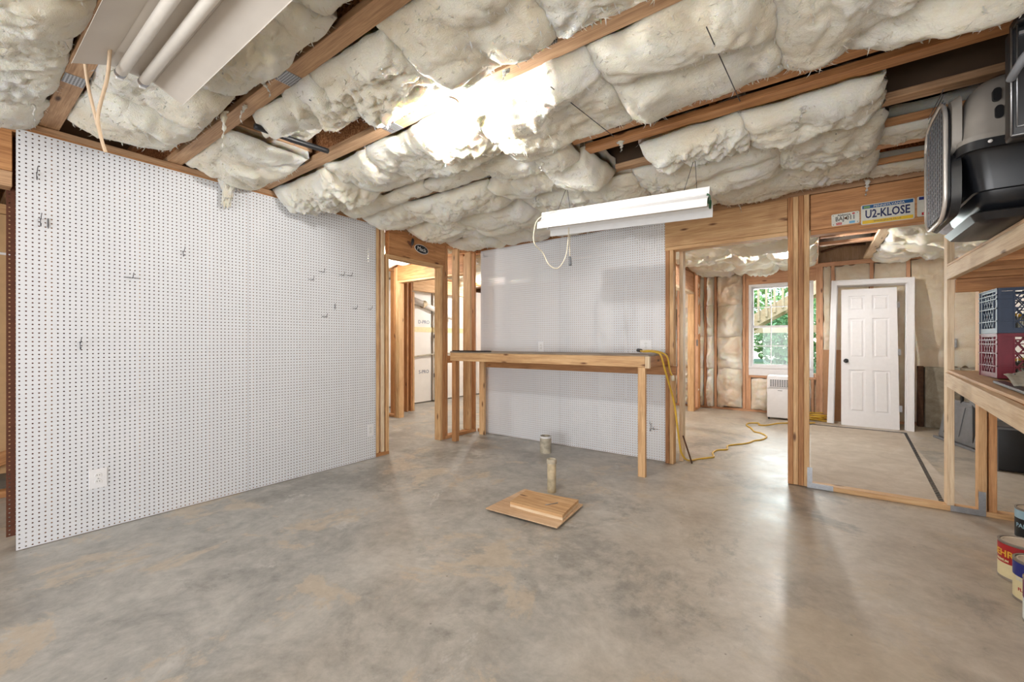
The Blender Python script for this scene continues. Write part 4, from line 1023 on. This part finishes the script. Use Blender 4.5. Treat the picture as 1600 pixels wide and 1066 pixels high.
# slab with recessed panels
MS = Matrix.Translation((.0, 0, .0)) @ MD @ Matrix.Translation((.168, .012, -.006)) @ Matrix.Rotation(math.radians(-1.2), 4, 'Y')
DW, DH = .635, 2.06
cols = [(.09, .275), (.36, .545)]; rows = [(.20, .82), (1.0, 1.60), (1.72, 1.95)]
bx = []; xs = [0, .09, .275, .36, .545, DW]; zs = [0, .20, .82, 1.0, 1.60, 1.72, 1.95, DH]
for i in range(5):
    for j in range(7):
        pan = (i in (1, 3)) and (j in (1, 3, 5))
        if not pan: bx.append((xs[i], xs[i+1], 0, .035, zs[j], zs[j+1]))
sl = join_boxes('slab', bx+[(.08, .555, .012, .03, .19, 1.96)], 'white_paint', dr, MS)
for (a, b_) in cols:
    for (c_, d_) in rows:
        V_ = []
        for (i_, y) in ((0, .0115), (.022, .0115), (.038, .004)):
            V_ += [(a+i_, y, c_+i_), (b_-i_, y, c_+i_), (b_-i_, y, d_-i_), (a+i_, y, d_-i_)]
        F_ = []
        for l in (0, 1):
            for k in range(4): F_.append((l*4+k, l*4+(k+1) % 4, l*4+4+(k+1) % 4, l*4+4+k))
        F_.append((8, 9, 10, 11))
        meshobj('raised_panel', V_, F_, 'white_paint', sl, MS)
lathe('knob', [(0, -.062), (.016, -.062), (.027, -.050), (.027, -.042), (.014, -.032), (.012, -.008), (.030, -.005), (.030, 0), (0, 0)], 'black_paint', sl, MS @ Matrix.Translation((.055, 0, .95)) @ Matrix.Rotation(-PI/2, 4, 'X') @ Matrix.Diagonal((1, 1, 1, 1)), 18)
for z in (.25, 1.05, 1.75): join_boxes('hinge', [(DW-.002, DW+.03, -.002, .004, z, z+.09)], 'steel', sl, MS)
cb = root('cardboard_sheet', (.2, 8.3, 0), 'brown cardboard sheet with red print leaning behind the white door frame', 'cardboard')
MC = Matrix.Translation((.105, 8.14, .0)) @ Matrix.Rotation(-.10, 4, 'X')
join_boxes('sheet', [(0, .36, 0, .012, 0, 1.10)], 'cardboard', cb, MC)
join_boxes('printing', [(.22, .36, -.0012, 0, .50, .56), (.22, .36, -.0012, 0, .42, .47), (.22, .30, -.0012, 0, .36, .39)], 'red_print', cb, MC)

# ------------------------------------------------------------------ wooden storage shelving on the right
sh = root('storage_shelving', (1.2, 3.6, 0), 'rough lumber storage rack with a low bench and a high shelf', 'shelving')
ZB0, ZB1 = 1.015, .945       # bench top height far / near
def bz(y): return ZB0+(ZB1-ZB0)*(4.38-y)/(4.38-2.5)
def bxf(y): return .775-(4.38-y)*.042
box('post', .768, .806, 4.262, 4.351, .037, 2.138, 'pine_pale', sh)
box('post', .925, .963, 4.262, 4.351, .037, 1.66, 'pine', sh); box('post', .972, 1.01, 4.262, 4.351, .037, .92, 'pine_orange', sh)
for (y, z0, z1) in ((2.0, 0, .86), (3.1, 0, .88)): box('post', 1.55, 1.60, y, y+.09, z0, 2.4, 'pine', sh)
box('post', 1.55, 1.6, 4.262, 4.351, .037, 2.1, 'pine', sh)
# bench
board('front_rail', (bxf(4.38), 4.255, bz(4.255)-.066), (bxf(1.9), 1.9, bz(1.9)-.066), .038, .095, 'pine_pale', sh)
board('bench_top', (1.17, 4.255, bz(4.255)-.009), (1.13, 2.75, bz(2.75)-.009), .80, .017, 'plywood', sh)
board('bench_top', (1.16, 2.72, bz(2.72)-.030), (1.11, 1.9, bz(1.9)-.030), .80, .017, 'plywood', sh)
box('end_rail', .80, 1.6, 4.218, 4.254, bz(4.24)-.12, bz(4.24)-.021, 'pine_orange', sh)
for y in (3.7, 3.1, 2.5): box('cross_rail', bxf(y)+.03, 1.6, y, y+.036, bz(y)-.118, bz(y)-.022 if y > 2.7 else bz(y)-.042, 'pine_orange', sh)
box('back_rail', 1.61, 1.648, 1.9, 4.35, .86, .945, 'pine', sh)
# high shelf
ZS = 1.767
box('front_rail', .765, .803, 1.9, 4.257, ZS-.112, ZS-.018, 'pine_pale', sh)
box('shelf_board', .765, 1.62, 1.9, 4.257, ZS-.017, ZS, 'plywood', sh)
for y in (4.22, 3.85, 3.42, 2.99, 2.56, 2.1): box('cross_rail', .805, 1.6, y, y+.036, ZS-.112, ZS-.018, 'pine_orange', sh)
box('end_rail', .806, 1.6, 4.258, 4.261, ZS-.2, ZS-.115, 'pine_orange', sh) if False else box('end_rail', .807, 1.545, 4.222, 4.258, 1.56, 1.652, 'pine_orange', sh)
box('back_rail', 1.61, 1.648, 1.9, 4.25, ZS-.112, ZS-.018, 'pine', sh)

# milk crates
def milk_crate(x0, y0, z0, mat, label, w=.33, h=.262):
    r_ = root('milk_crate', (x0+w/2, y0+w/2, z0), label, 'crate', 'stacked milk crates on the bench')
    t_ = .006
    def side(M):
        bs = [(0, w, 0, t_, 0, .03), (0, w, 0, t_, h-.018, h), (0, .014, -.003, t_, 0, h), (w-.014, w, -.003, t_, 0, h), (0, w, -.004, t_, h-.006, h),
              (.014, .060, .001, t_, .03, h-.02), (w-.060, w-.014, .001, t_, .03, h-.02)]
        for z in (.07, .145, .20, .225): bs.append((0, w, -.006, t_, z-.003, z+.003))
        bs += [(.060, .066, -.004, t_, .03, h-.018), (w-.066, w-.060, -.004, t_, .03, h-.018)]
        o = join_boxes('side_wall', bs, mat, r_, M)
        la = []
        bm = bmesh.new()
        for k in range(-4, 6):
            for s in (1, -1):
                cx = w/2+k*.045; p0 = Vector((cx-.07*s, .002, .03)); p1 = Vector((cx+.07*s, .002, .24))
                # clip to the middle field
                def clip(p, q):
                    lo, hi = 0, 1; d = q.x-p.x
                    for lim, sg_ in ((.064, 1), (w-.064, -1)):
                        tt = (lim-p.x)/d
                        if (sg_*d) > 0: lo = max(lo, tt)
                        else: hi = min(hi, tt)
                    return (p.lerp(q, lo), p.lerp(q, hi)) if hi > lo else None
                c_ = clip(p0, p1)
                if not c_: continue
                a, b_ = c_; d = (b_-a); L = d.length
                if L < .01: continue
                r = bmesh.ops.create_cube(bm, size=1); bmesh.ops.scale(bm, vec=(L, .004, .006), verts=r['verts'])
                bmesh.ops.rotate(bm, cent=(0, 0, 0), matrix=Matrix.Rotation(-math.atan2(d.z, d.x), 3, 'Y'), verts=r['verts']); bmesh.ops.translate(bm, vec=(a+b_)/2, verts=r['verts'])
        bmobj('lattice', bm, mat, o, M)
    side(Matrix.Translation((x0, y0, z0))); side(Matrix.Translation((x0+w, y0+w, z0)) @ Matrix.Rotation(PI, 4, 'Z'))
    side(Matrix.Translation((x0, y0+w, z0)) @ Matrix.Rotation(-PI/2, 4, 'Z')); side(Matrix.Translation((x0+w, y0, z0)) @ Matrix.Rotation(PI/2, 4, 'Z'))
    box('crate_floor', x0+.005, x0+w-.005, y0+.005, y0+w-.005, z0+.002, z0+.008, mat, r_, bev=0)
    return r_
ZC = bz(3.8)+.003
milk_crate(.862, 3.63, ZC, 'crate_maroon', 'maroon milk crate on the bench, under the blue one')
milk_crate(.862, 3.63, ZC+.264, 'crate_blue', 'dark blue milk crate stacked on the maroon one')
k = 0
for (zc, nj) in ((ZC+.008, 6), (ZC+.272, 5)):
    for j in range(nj):
        x, y = .93+.09*(j % 3), 3.72+.11*(j//3)
        where = ('maroon', 'blue')[zc > ZC+.1]
        pos = ('front left', 'front middle', 'front right', 'rear left', 'rear middle', 'rear right')[j]
        jr = root('glass_jar', (x, y, zc), f'small clear glass jar, {pos} in the {where} milk crate', 'jar', 'jars inside the milk crates')
        T = Matrix.Translation((x, y, zc)) 
        lathe('jar_glass', [(0, 0), (.034, 0), (.036, .006), (.036, .075), (.028, .09), (.026, .10)], 'glass_jar', jr, T, 16)
        lathe('lid', [(.028, .092), (.029, .092), (.029, .108), (0, .108)], 'steel' if j % 2 else 'gold', jr, T, 16)

# things on the bench
bar = root('flat_bar', (.83, 3.1, bz(3.1)), 'flat dark bar lying along the front of the rough bench', 'bar')
board('bar', (.818, 3.42, bz(3.42)+.010), (.80, 2.86, bz(2.86)+.010), .048, .014, 'dark_steel', bar)
board('end_cap', (.80, 2.855, bz(2.85)+.011), (.799, 2.83, bz(2.83)+.011), .052, .018, 'black_plastic', bar)
cl_ = root('curved_panel', (.95, 3.0, bz(3.0)), 'curved ribbed grey panel resting on the bench before the crates', 'curved panel')
V_, F_ = [], []; NX, NY = 40, 8
for i in range(NX+1):
    s = i/NX; a = -0.55+1.1*s
    for j in range(NY+1):
        q = j/NY; rad = .42+.0; x = .80+.60*s; z = .055+.055*math.cos(a*2.6)+.03*(1-q)*0+.004*(i % 4 in (0, 1)); y = 3.28+.02*math.sin(s*7)-.14*(1-q); z2 = z*(.25+.75*math.sin(PI/2*q))
        V_.append((x, y, bz(3.2)+.003+z2))
for i in range(NX):
    for j in range(NY): a = i*(NY+1)+j; F_.append((a, a+NY+1, a+NY+2, a+1))
nv = len(V_); V_ += [(x, y+.004, z-.004) for x, y, z in V_]; F_ += [tuple(nv+q for q in f)[::-1] for f in F_]
for j in range(NY): F_.append((j, j+1, nv+j+1, nv+j)); e = NX*(NY+1)+j; F_.append((e+1, e, nv+e, nv+e+1))
for i in range(NX): a = i*(NY+1); F_.append((a+NY+1, a, nv+a, nv+a+NY+1)); a += NY; F_.append((a, a+NY+1, nv+a+NY+1, nv+a))
meshobj('panel', V_, F_, 'grey_canvas', cl_, smooth=True)
for i in range(9):
    s = (i+.5)/9; ii = int(s*NX)*(NY+1)+NY-2; v = V_[ii]
    bm = bmesh.new(); bmesh.ops.create_icosphere(bm, subdivisions=1, radius=.005); bmobj('rivet', bm, 'dark_steel', cl_, Matrix.Translation(v))

# ------------------------------------------------------------------ pet carrier on the high shelf
pc = root('pet_carrier', (1.05, 3.15, ZS), 'large grey and black plastic pet carrier with a wire door', 'pet carrier')
def carrier_ring(x, z, hy, cyr, hz0, hz1, n_=1): pass
# cross-section (in YZ) swept along X; lower tub tapers, upper shell rounds off
YC = 3.15
def section(zl, hw, r): pass
def loft(nm, rings, mat, parent, cap=(True, True), smooth=True):
    n_ = len(rings[0]); V_ = [p for r in rings for p in r]; F_ = []
    for i in range(len(rings)-1):
        for k in range(n_): a, b_ = i*n_+k, i*n_+(k+1) % n_; F_.append((a, b_, b_+n_, a+n_))
    if cap[0]: F_.append(tuple(range(n_))[::-1])
    if cap[1]: F_.append(tuple(range((len(rings)-1)*n_, len(rings)*n_)))
    o = meshobj(nm, V_, F_, mat, parent)
    bm = bmesh.new(); bm.from_mesh(o.data); bmesh.ops.recalc_face_normals(bm, faces=bm.faces[:]); bm.to_mesh(o.data); bm.free()
    if smooth: bevel_smooth(o)
    return o
def rr3(x0, x1, y0, y1, z, r, n_=6):
    p = []
    for cx, cy_, a0 in ((x1-r, y1-r, 0), (x0+r, y1-r, PI/2), (x0+r, y0+r, PI), (x1-r, y0+r, 1.5*PI)):
        for k in range(n_): a = a0+PI/2*k/(n_-1); p.append((cx+r*math.cos(a), cy_+r*math.sin(a), z))
    return p
ZM = 2.135   # seam
# upper shell: horizontal rings shrinking with height (rounded top)
rings = []
for z, i_ in ((ZM, 0), (ZM+.12, .008), (ZM+.20, .016), (ZM+.26, .035), (ZM+.30, .065), (ZM+.325, .11), (ZM+.333, .16)):
    rings.append(rr3(.565+i_, 1.52-i_, 2.81+i_, 3.49-i_, z, .07+i_*.3))
loft('upper_shell', rings, 'kennel_grey', pc)
rings = []
for z, i_ in ((ZS+.056, .11), (ZS+.066, .085), (ZS+.09, .062), (ZS+.14, .05), (ZS+.145, .042), (ZM-.06, .016), (ZM-.045, .006)):
    rings.append(rr3(.565+i_, 1.52-i_, 2.81+i_, 3.49-i_, z, .06))
tub = loft('lower_tub', rings, 'black_plastic_gloss', pc)
rings = [rr3(.55, 1.535, 2.795, 3.505, z, .075) for z in (ZM-.045, ZM-.004)]
loft('tub_rim', rings, 'black_plastic', pc)
rings = [rr3(.552, 1.533, 2.797, 3.503, z, .075) for z in (ZM-.0035, ZM+.02)]
loft('shell_rim', rings, 'kennel_grey', pc)
rings = [rr3(.60+i_, 1.48-i_, 2.86+i_, 3.44-i_, z, .05) for z, i_ in ((ZS+.001, .05), (ZS+.012, .02), (ZS+.045, .0), (ZS+.055, .02))]
loft('base', rings, 'black_plastic', pc)
# slots in the upper shell
for (x, z) in ((.665, ZM+.19), (.672, ZM+.11), (.735, ZM+.23)):
    V_ = [(x+px_, 2.806+.022*0, z+pz_) for px_, pz_ in rrect(.026, .058, .0125, 5)]; 
    V2 = [(a, b_+.02, c_) for a, b_, c_ in V_]
    n_ = len(V_); meshobj('vent_slot', V_+V2, [tuple(range(n_)), tuple(range(n_, 2*n_))[::-1]]+[(k, (k+1) % n_, n_+(k+1) % n_, n_+k) for k in range(n_)], 'black_plastic', pc)
for x in (.64, .69, .80): 
    bm = bmesh.new(); bmesh.ops.create_icosphere(bm, subdivisions=2, radius=.008); bmobj('rim_bolt', bm, 'porcelain' if x < .68 else 'dark_steel', pc, Matrix.Translation((x, 2.790, ZM-.022)))
join_boxes('latch', [(.70, .712, 2.785, 2.796, ZM-.045, ZM+.01)], 'black_plastic', pc); join_boxes('latch', [(.70, .715, 2.792, 2.799, ZM+.022, ZM+.06)], 'porcelain', pc)
# front door frame + wire door (faces -X)
def fring(x, y0, y1, z0, z1, r): return [(x, p[0], p[1]) for p in [(a+(y0+y1)/2, b_+(z0+z1)/2) for a, b_ in rrect(y1-y0, z1-z0, r, 6)]]
loft('door_surround', [fring(.565, 2.86, 3.44, ZS+.06, ZM-.005, .09), fring(.535, 2.885, 3.36, ZS+.055, ZM-.005, .09)], 'black_plastic', pc)
loft('door_surround', [fring(.566, 2.86, 3.44, ZM-.002, 2.40, .06), fring(.537, 2.885, 3.36, ZM-.002, 2.39, .06)], 'kennel_grey', pc)
o1 = fring(.516, 2.89, 3.33, ZS+.055, 2.405, .12); 
tube('door_rim', o1+[o1[0]], .009, 'wire_white', pc, 8, n=1)
rg = loft('door_plate', [fring(.534, 2.90, 3.32, ZS+.07, 2.39, .11), fring(.526, 2.90, 3.32, ZS+.07, 2.39, .11)], 'black_plastic', pc)
wd = []
for k in range(23):
    z = ZS+.09+.0275*k; wd.append((.516, .519, 2.90 if 3 < k < 20 else 2.94, 3.32 if 3 < k < 20 else 3.28, z-.002, z+.002))
for k in range(9): y = 2.94+.042*k; wd.append((.512, .516, y-.002, y+.002, ZS+.08, 2.38))
join_boxes('wire_door', wd, 'steel', pc)
# second black case nearer the camera, resting on a bin
bn2 = root('storage_bin', (.95, 2.5, ZS), 'plain dark bin on the high shelf under the black case', 'bin')
rbox('body', .80, 1.25, 2.36, 2.70, ZS, 1.975, 'grey_plastic', bn2, .015); box('lid', .79, 1.26, 2.35, 2.71, 1.962, 1.98, 'grey_plastic', bn2)
bc = root('black_case', (.9, 2.5, 1.98), 'black plastic case with pale edges and a grey handle beside the pet carrier', 'case')
rbox('body', .603, 1.15, 2.40, 2.47, 1.981, 2.40, 'black_plastic', bc, .012)
tube('edge_trim', [(.604, 2.398, 1.99), (.604, 2.398, 2.40)], .003, 'steel', bc, 6, n=1); tube('edge_trim', [(.618, 2.396, 2.02), (.618, 2.396, 2.42)], .0025, 'steel', bc, 6, n=1)
tube('edge_trim', [(.604, 2.398, 1.99), (1.1, 2.398, 1.99)], .003, 'steel', bc, 6, n=1); tube('edge_trim', [(.618, 2.396, 2.02), (1.1, 2.396, 2.02)], .0025, 'steel', bc, 6, n=1)
rbox('lid', .612, 1.14, 2.37, 2.46, 2.401, 2.44, 'black_plastic', bc, .01)
tube('handle', [(.60, 2.39, 2.20), (.607, 2.35, 2.22), (.63, 2.33, 2.26), (.70, 2.33, 2.31), (.8, 2.36, 2.33)], .014, 'grey_plastic', bc, 10)
join_boxes('latch', [(.62, .66, 2.385, 2.40, 2.36, 2.372)], 'steel', bc)

# plastic bag on the post
bg_ = root('plastic_bag', (.76, 4.2, 2.0), 'crumpled white plastic bag wedged by the rack post under the pet carrier', 'bag')
bm = bmesh.new(); bmesh.ops.create_icosphere(bm, subdivisions=4, radius=1)
for v in bm.verts:
    d = 1+.22*float(noise(v.co.x*2.5, v.co.y*2.5, v.co.z*2.5, 4))+.1*abs(float(noise(v.co.x*7, v.co.y*7, v.co.z*7, 8)))
    v.co = Vector((v.co.x*.05*d, v.co.y*.03*d, v.co.z*.075*d))
bmobj('bag_skin', bm, 'bag_white', bg_, Matrix.Translation((.755, 4.225, 2.06)), True)

# ------------------------------------------------------------------ things stored behind the bench (back room floor)
cs = root('moulded_case', (1.3, 6.6, 0), 'dark grey moulded plastic case leaning behind the rack posts', 'case')
MK = Matrix.Translation((1.25, 7.45, .0)) @ Matrix.Rotation(math.radians(-76), 4, 'Z') @ Matrix.Rotation(math.radians(-10), 4, 'X')
rbox('shell', 0, 1.45, 0, .14, .03, .52, 'grey_plastic', cs, .02, 2, MK); join_boxes('foot_rail', [(-.02, 1.5, -.03, .17, 0, .028)], 'grey_plastic', cs, MK)
join_boxes('rib', [(.1+.3*k, .12+.3*k, -.008, .0, .1, .45) for k in range(4)]+[(.03, 1.42, -.008, 0, .46, .49)], 'grey_plastic', cs, MK)
text('lettering', 'OSER', .16, 'dark_steel', cs, MK @ Matrix.Translation((.8, -.004, .33)) @ Matrix.Rotation(PI/2, 4, 'X'), .004)
pl_ = root('grey_plank', (1.35, 6.4, .3), 'long grey plastic plank slanting over the moulded case', 'plank')
board('plank', (1.34, 7.0, .78), (1.46, 6.2, .42), .12, .02, 'grey_plastic', pl_)
p4 = root('stacking_frame', (1.5, 6.9, 0), 'folded dark stacking frame standing behind the moulded case', 'frame')
for dx in (0, .1, .2): tube('frame_tube', [(1.42+dx*.6, 7.2-dx, .0), (1.42+dx*.6, 7.15-dx, .62), (1.44+dx*.6, 6.85-dx, .64), (1.44+dx*.6, 6.8-dx, .0)], .015, 'black_plastic', p4, 8, n=3)
b3 = root('black_box', (1.45, 5.9, 0), 'upright black box with grey edges beyond the rack posts', 'box')
rbox('body', 1.385, 1.58, 5.86, 6.30, .01, .40, 'black_plastic', b3, .006); join_boxes('edge', [(1.378, 1.392, 5.85, 5.862, .0, .41), (1.37, 1.60, 5.845, 5.86, .395, .41)], 'grey_plastic', b3)
join_boxes('lid', [(1.36, 1.60, 5.85, 6.3, .41, .425)], 'dark_steel', b3)
bl = root('concrete_block', (1.66, 5.6, 0), 'pale rough board standing against the foundation right of the black box', 'board')
box('board', 1.585, 1.612, 5.0, 5.75, 0, .60, 'concrete_wall', bl)

# ------------------------------------------------------------------ paint cans
def can(x, y, r, h, bands, label, rot=0, z=0, words=None, lid='lid_paint', wcol='gold'):
    """bands: list of (z0 fraction, z1 fraction, material)"""
    r_ = root('paint_can', (x, y, z), label, 'paint can', 'paint cans by the rack')
    T = Matrix.Translation((x, y, z)) @ Matrix.Rotation(rot, 4, 'Z')
    lathe('can_body', [(0, .003), (r-.004, .003), (r-.004, 0), (r+.002, 0), (r+.002, .005), (r, .008), (r, h-.008), (r+.002, h-.005), (r+.002, h), (r-.006, h), (r-.006, h-.007), (0, h-.007)], 'rust_can', r_, T, 32)
    lathe('lid', [(0, h-.006), (r-.018, h-.006), (r-.016, h-.002), (r-.010, h-.002), (r-.008, h-.006)], lid, r_, T, 32)
    for (a, b_, m) in bands:
        lathe('label_band', [(r+.0006, .012+(h-.024)*a), (r+.0012, .012+(h-.024)*a), (r+.0012, .012+(h-.024)*b_), (r+.0006, .012+(h-.024)*b_)], m, r_, T, 32)
    if words:
        for (s, zf, size, col, ang) in words:
            # wrap the lettering round the can
            cu = text('lettering', s, size, col, r_, Matrix.Identity(4), .0004, 1, size*.02)
            me = cu.data
            rr = r+.0018
            for v in me.vertices:
                a = ang+v.co.x/rr; v.co = Vector((x+math.cos(a)*(rr+v.co.z), y+math.sin(a)*(rr+v.co.z), z+h*zf+v.co.y))
    for s in (-1, 1):
        bm = bmesh.new(); bmesh.ops.create_cone(bm, cap_ends=True, segments=10, radius1=.010, radius2=.008, depth=.006)
        bmobj('ear', bm, 'rust_can', r_, T @ Matrix.Translation((0, s*(r+.003), h*.8)) @ Matrix.Rotation(PI/2, 4, 'X'))
    tube('wire_handle', [T @ Vector((.0+r*1.04*math.sin(a)*.99+.004, r*1.05*math.cos(a), h*.8-.5*h*math.sin(a))) for a in [PI*k/8 for k in range(9)]], .0016, 'steel', r_, 5, n=2)
    return r_
FA = math.atan2(-.82, -.57)   # towards the camera
can(.855, 3.24, .084, .19, [(0, .42, 'cream_label'), (.42, 1, 'red_label')], 'red and cream labelled paint can, farthest left of the front row', words=[('BEHR', .68, .046, 'gold', FA-.62), ('PREMIUM', .50, .016, 'cream_label', FA-.6)])
can(.845, 2.995, .084, .19, [(0, .62, 'cream_label'), (.62, 1, 'blue_label')], 'blue and cream labelled paint can, middle of the front row', words=[('Interior', .55, .026, 'plate_cream', FA-.2), ('FLAT', .3, .02, 'sticker_red', FA-.3)])
c3_ = can(.815, 2.76, .084, .19, [(0, .55, 'white_label'), (.55, 1, 'plum_label')], 'white and plum labelled paint can nearest the camera', words=[('eggshell', .18, .018, 'grey_plastic', FA-.25), ('WALL PAINT', .42, .012, 'grey_plastic', FA+.1)], lid='steel')
def patch(rt, x, y, r, z0, z1, a0, a1, mat):
    V_ = []; F_ = []; nn = 6
    for k in range(nn+1):
        a = a0+(a1-a0)*k/nn
        for rr in (r+.0014, r+.0022):
            for z in (z0, z1): V_.append((x+rr*math.cos(a), y+rr*math.sin(a), z))
    for k in range(nn): b_ = k*4; F_ += [(b_+2, b_+6, b_+7, b_+3), (b_, b_+1, b_+5, b_+4), (b_+1, b_+3, b_+7, b_+5), (b_, b_+4, b_+6, b_+2)]
    F_ += [(0, 2, 3, 1), (nn*4, nn*4+1, nn*4+3, nn*4+2)]
    meshobj('label_picture', V_, F_, mat, rt)
patch(c3_, .815, 2.76, .084, .085, .145, FA-.62, FA-.28, 'brown_dark')
can(1.09, 3.93, .084, .19, [(0, .7, 'black_label'), (.7, 1, 'paleblue_label')], 'black and pale blue paint can, leftmost of the back row', words=[('PAINT', .45, .035, 'paleblue_label', FA-.2)])
can(1.10, 3.70, .084, .19, [(0, 1, 'black_label')], 'black labelled paint can, middle of the back row', words=[('PRO', .55, .045, 'white_label', FA-.25), ('satin', .3, .025, 'paleblue_label', FA-.2)])
can(1.11, 3.48, .084, .19, [(0, .45, 'black_label'), (.45, 1, 'red_label')], 'red and black paint can at the right end of the back row', words=[('GLOSS', .3, .03, 'cream_label', FA-.3)])

# ------------------------------------------------------------------ outside the window
gr = box('ground', -14, 10, 8.56, 26, -.5, .35, 'grass', bev=0); tag(gr, kind='structure')
gr.data = gr.data.copy(); gr.data.transform(wm(gr)); gr.location = (0, 0, 0); gr.rotation_euler = (0, 0, 0)
ds = root('deck_stairs', (-.8, 11, .35), 'wooden deck stairs with upright balusters seen through the window', 'stairs')
def dz(x): return 1.70+(x+1.14)*.60
board('stringer', (-2.4, 11, dz(-2.4)), (1.2, 11, dz(1.2)), .05, .26, 'deck_wood', ds)
board('stringer', (-2.4, 11.9, dz(-2.4)), (1.2, 11.9, dz(1.2)), .05, .26, 'deck_wood', ds)
board('handrail', (-2.4, 11, dz(-2.4)+1.0), (1.2, 11, dz(1.2)+1.0), .09, .05, 'deck_wood', ds)
for k in range(22):
    x = -2.3+.155*k; box('baluster', x, x+.045, 10.93, 10.97, dz(x)-.05, dz(x)+.98, 'deck_wood', ds)
for k in range(12):
    x = -2.3+.29*k; box('tread', x, x+.29, 11.03, 11.87, dz(x)+.06, dz(x)+.10, 'deck_wood', ds)
box('post', -1.72, -1.6, 10.9, 11.02, .35, 1.35, 'deck_wood', ds); box('post', 1.0, 1.12, 10.9, 11.02, .35, 3.9, 'deck_wood', ds)
box('beam', -2.6, 1.4, 12.6, 12.75, 1.46, 1.64, 'deck_wood', ds); box('post', -.2, -.08, 12.6, 12.72, .35, 1.46, 'deck_wood', ds)
def bush(x, y, z, r, h, n_, mat, label, sz=.06, seed=1):
    rt = root('shrub', (x, y, z), label, 'shrub', 'greenery outside the window'); rr = np.random.RandomState(seed)
    d = rr.normal(size=(n_, 3)); d /= np.linalg.norm(d, axis=1)[:, None]; rad = rr.uniform(.55, 1, n_)[:, None]
    c = d*rad*np.array([r, r, h/2])+np.array([0, 0, h/2])
    a = rr.normal(size=(n_, 3)); a /= np.linalg.norm(a, axis=1)[:, None]; b_ = np.cross(a, rr.normal(size=(n_, 3))); b_ /= np.linalg.norm(b_, axis=1)[:, None]
    s = rr.uniform(.6, 1.3, n_)[:, None]*sz
    V_ = np.stack([c-a*s, c+b_*s*.45, c+a*s, c-b_*s*.45], 1).reshape(-1, 3)
    F_ = np.arange(n_*4).reshape(-1, 4).tolist()
    o = meshobj('foliage', V_.tolist(), F_, mat, rt, Matrix.Translation((x, y, z))); o['kind'] = 'stuff'
    tube('stem', [(x, y, z), (x+.05, y, z+h*.4), (x, y+.05, z+h*.7)], .04, 'bark', rt, 7)
for i, a in enumerate(((-2.9, 14.5, .35, 1.1, 2.0, 'leaf_green', 'bright low bush left behind the deck post'), (-.5, 15.2, .35, 1.15, 2.2, 'leaf_dark', 'dense green bush in the middle beyond the deck beam'),
        (1.9, 14.6, .35, 1.1, 1.9, 'leaf_green', 'light green bush at the right beyond the deck beam'), (-6.4, 19, .35, 2.3, 6, 'leaf_dark', 'tall dark tree farthest left behind the stairs'),
        (-1.2, 22, .35, 2.5, 7.5, 'leaf_green', 'tall bright tree in the middle behind the stairs'), (4.2, 20, .35, 2.4, 7, 'leaf_dark', 'tall dark tree farthest right behind the stairs'))):
    x, y, z, r, h, m, l = a; bush(x, y, z, r, h, 2600 if i < 3 else 4200, m, l, .08 if i < 3 else .16, i+1)
for o in bpy.data.objects:
    if '_m' in o: del o['_m']
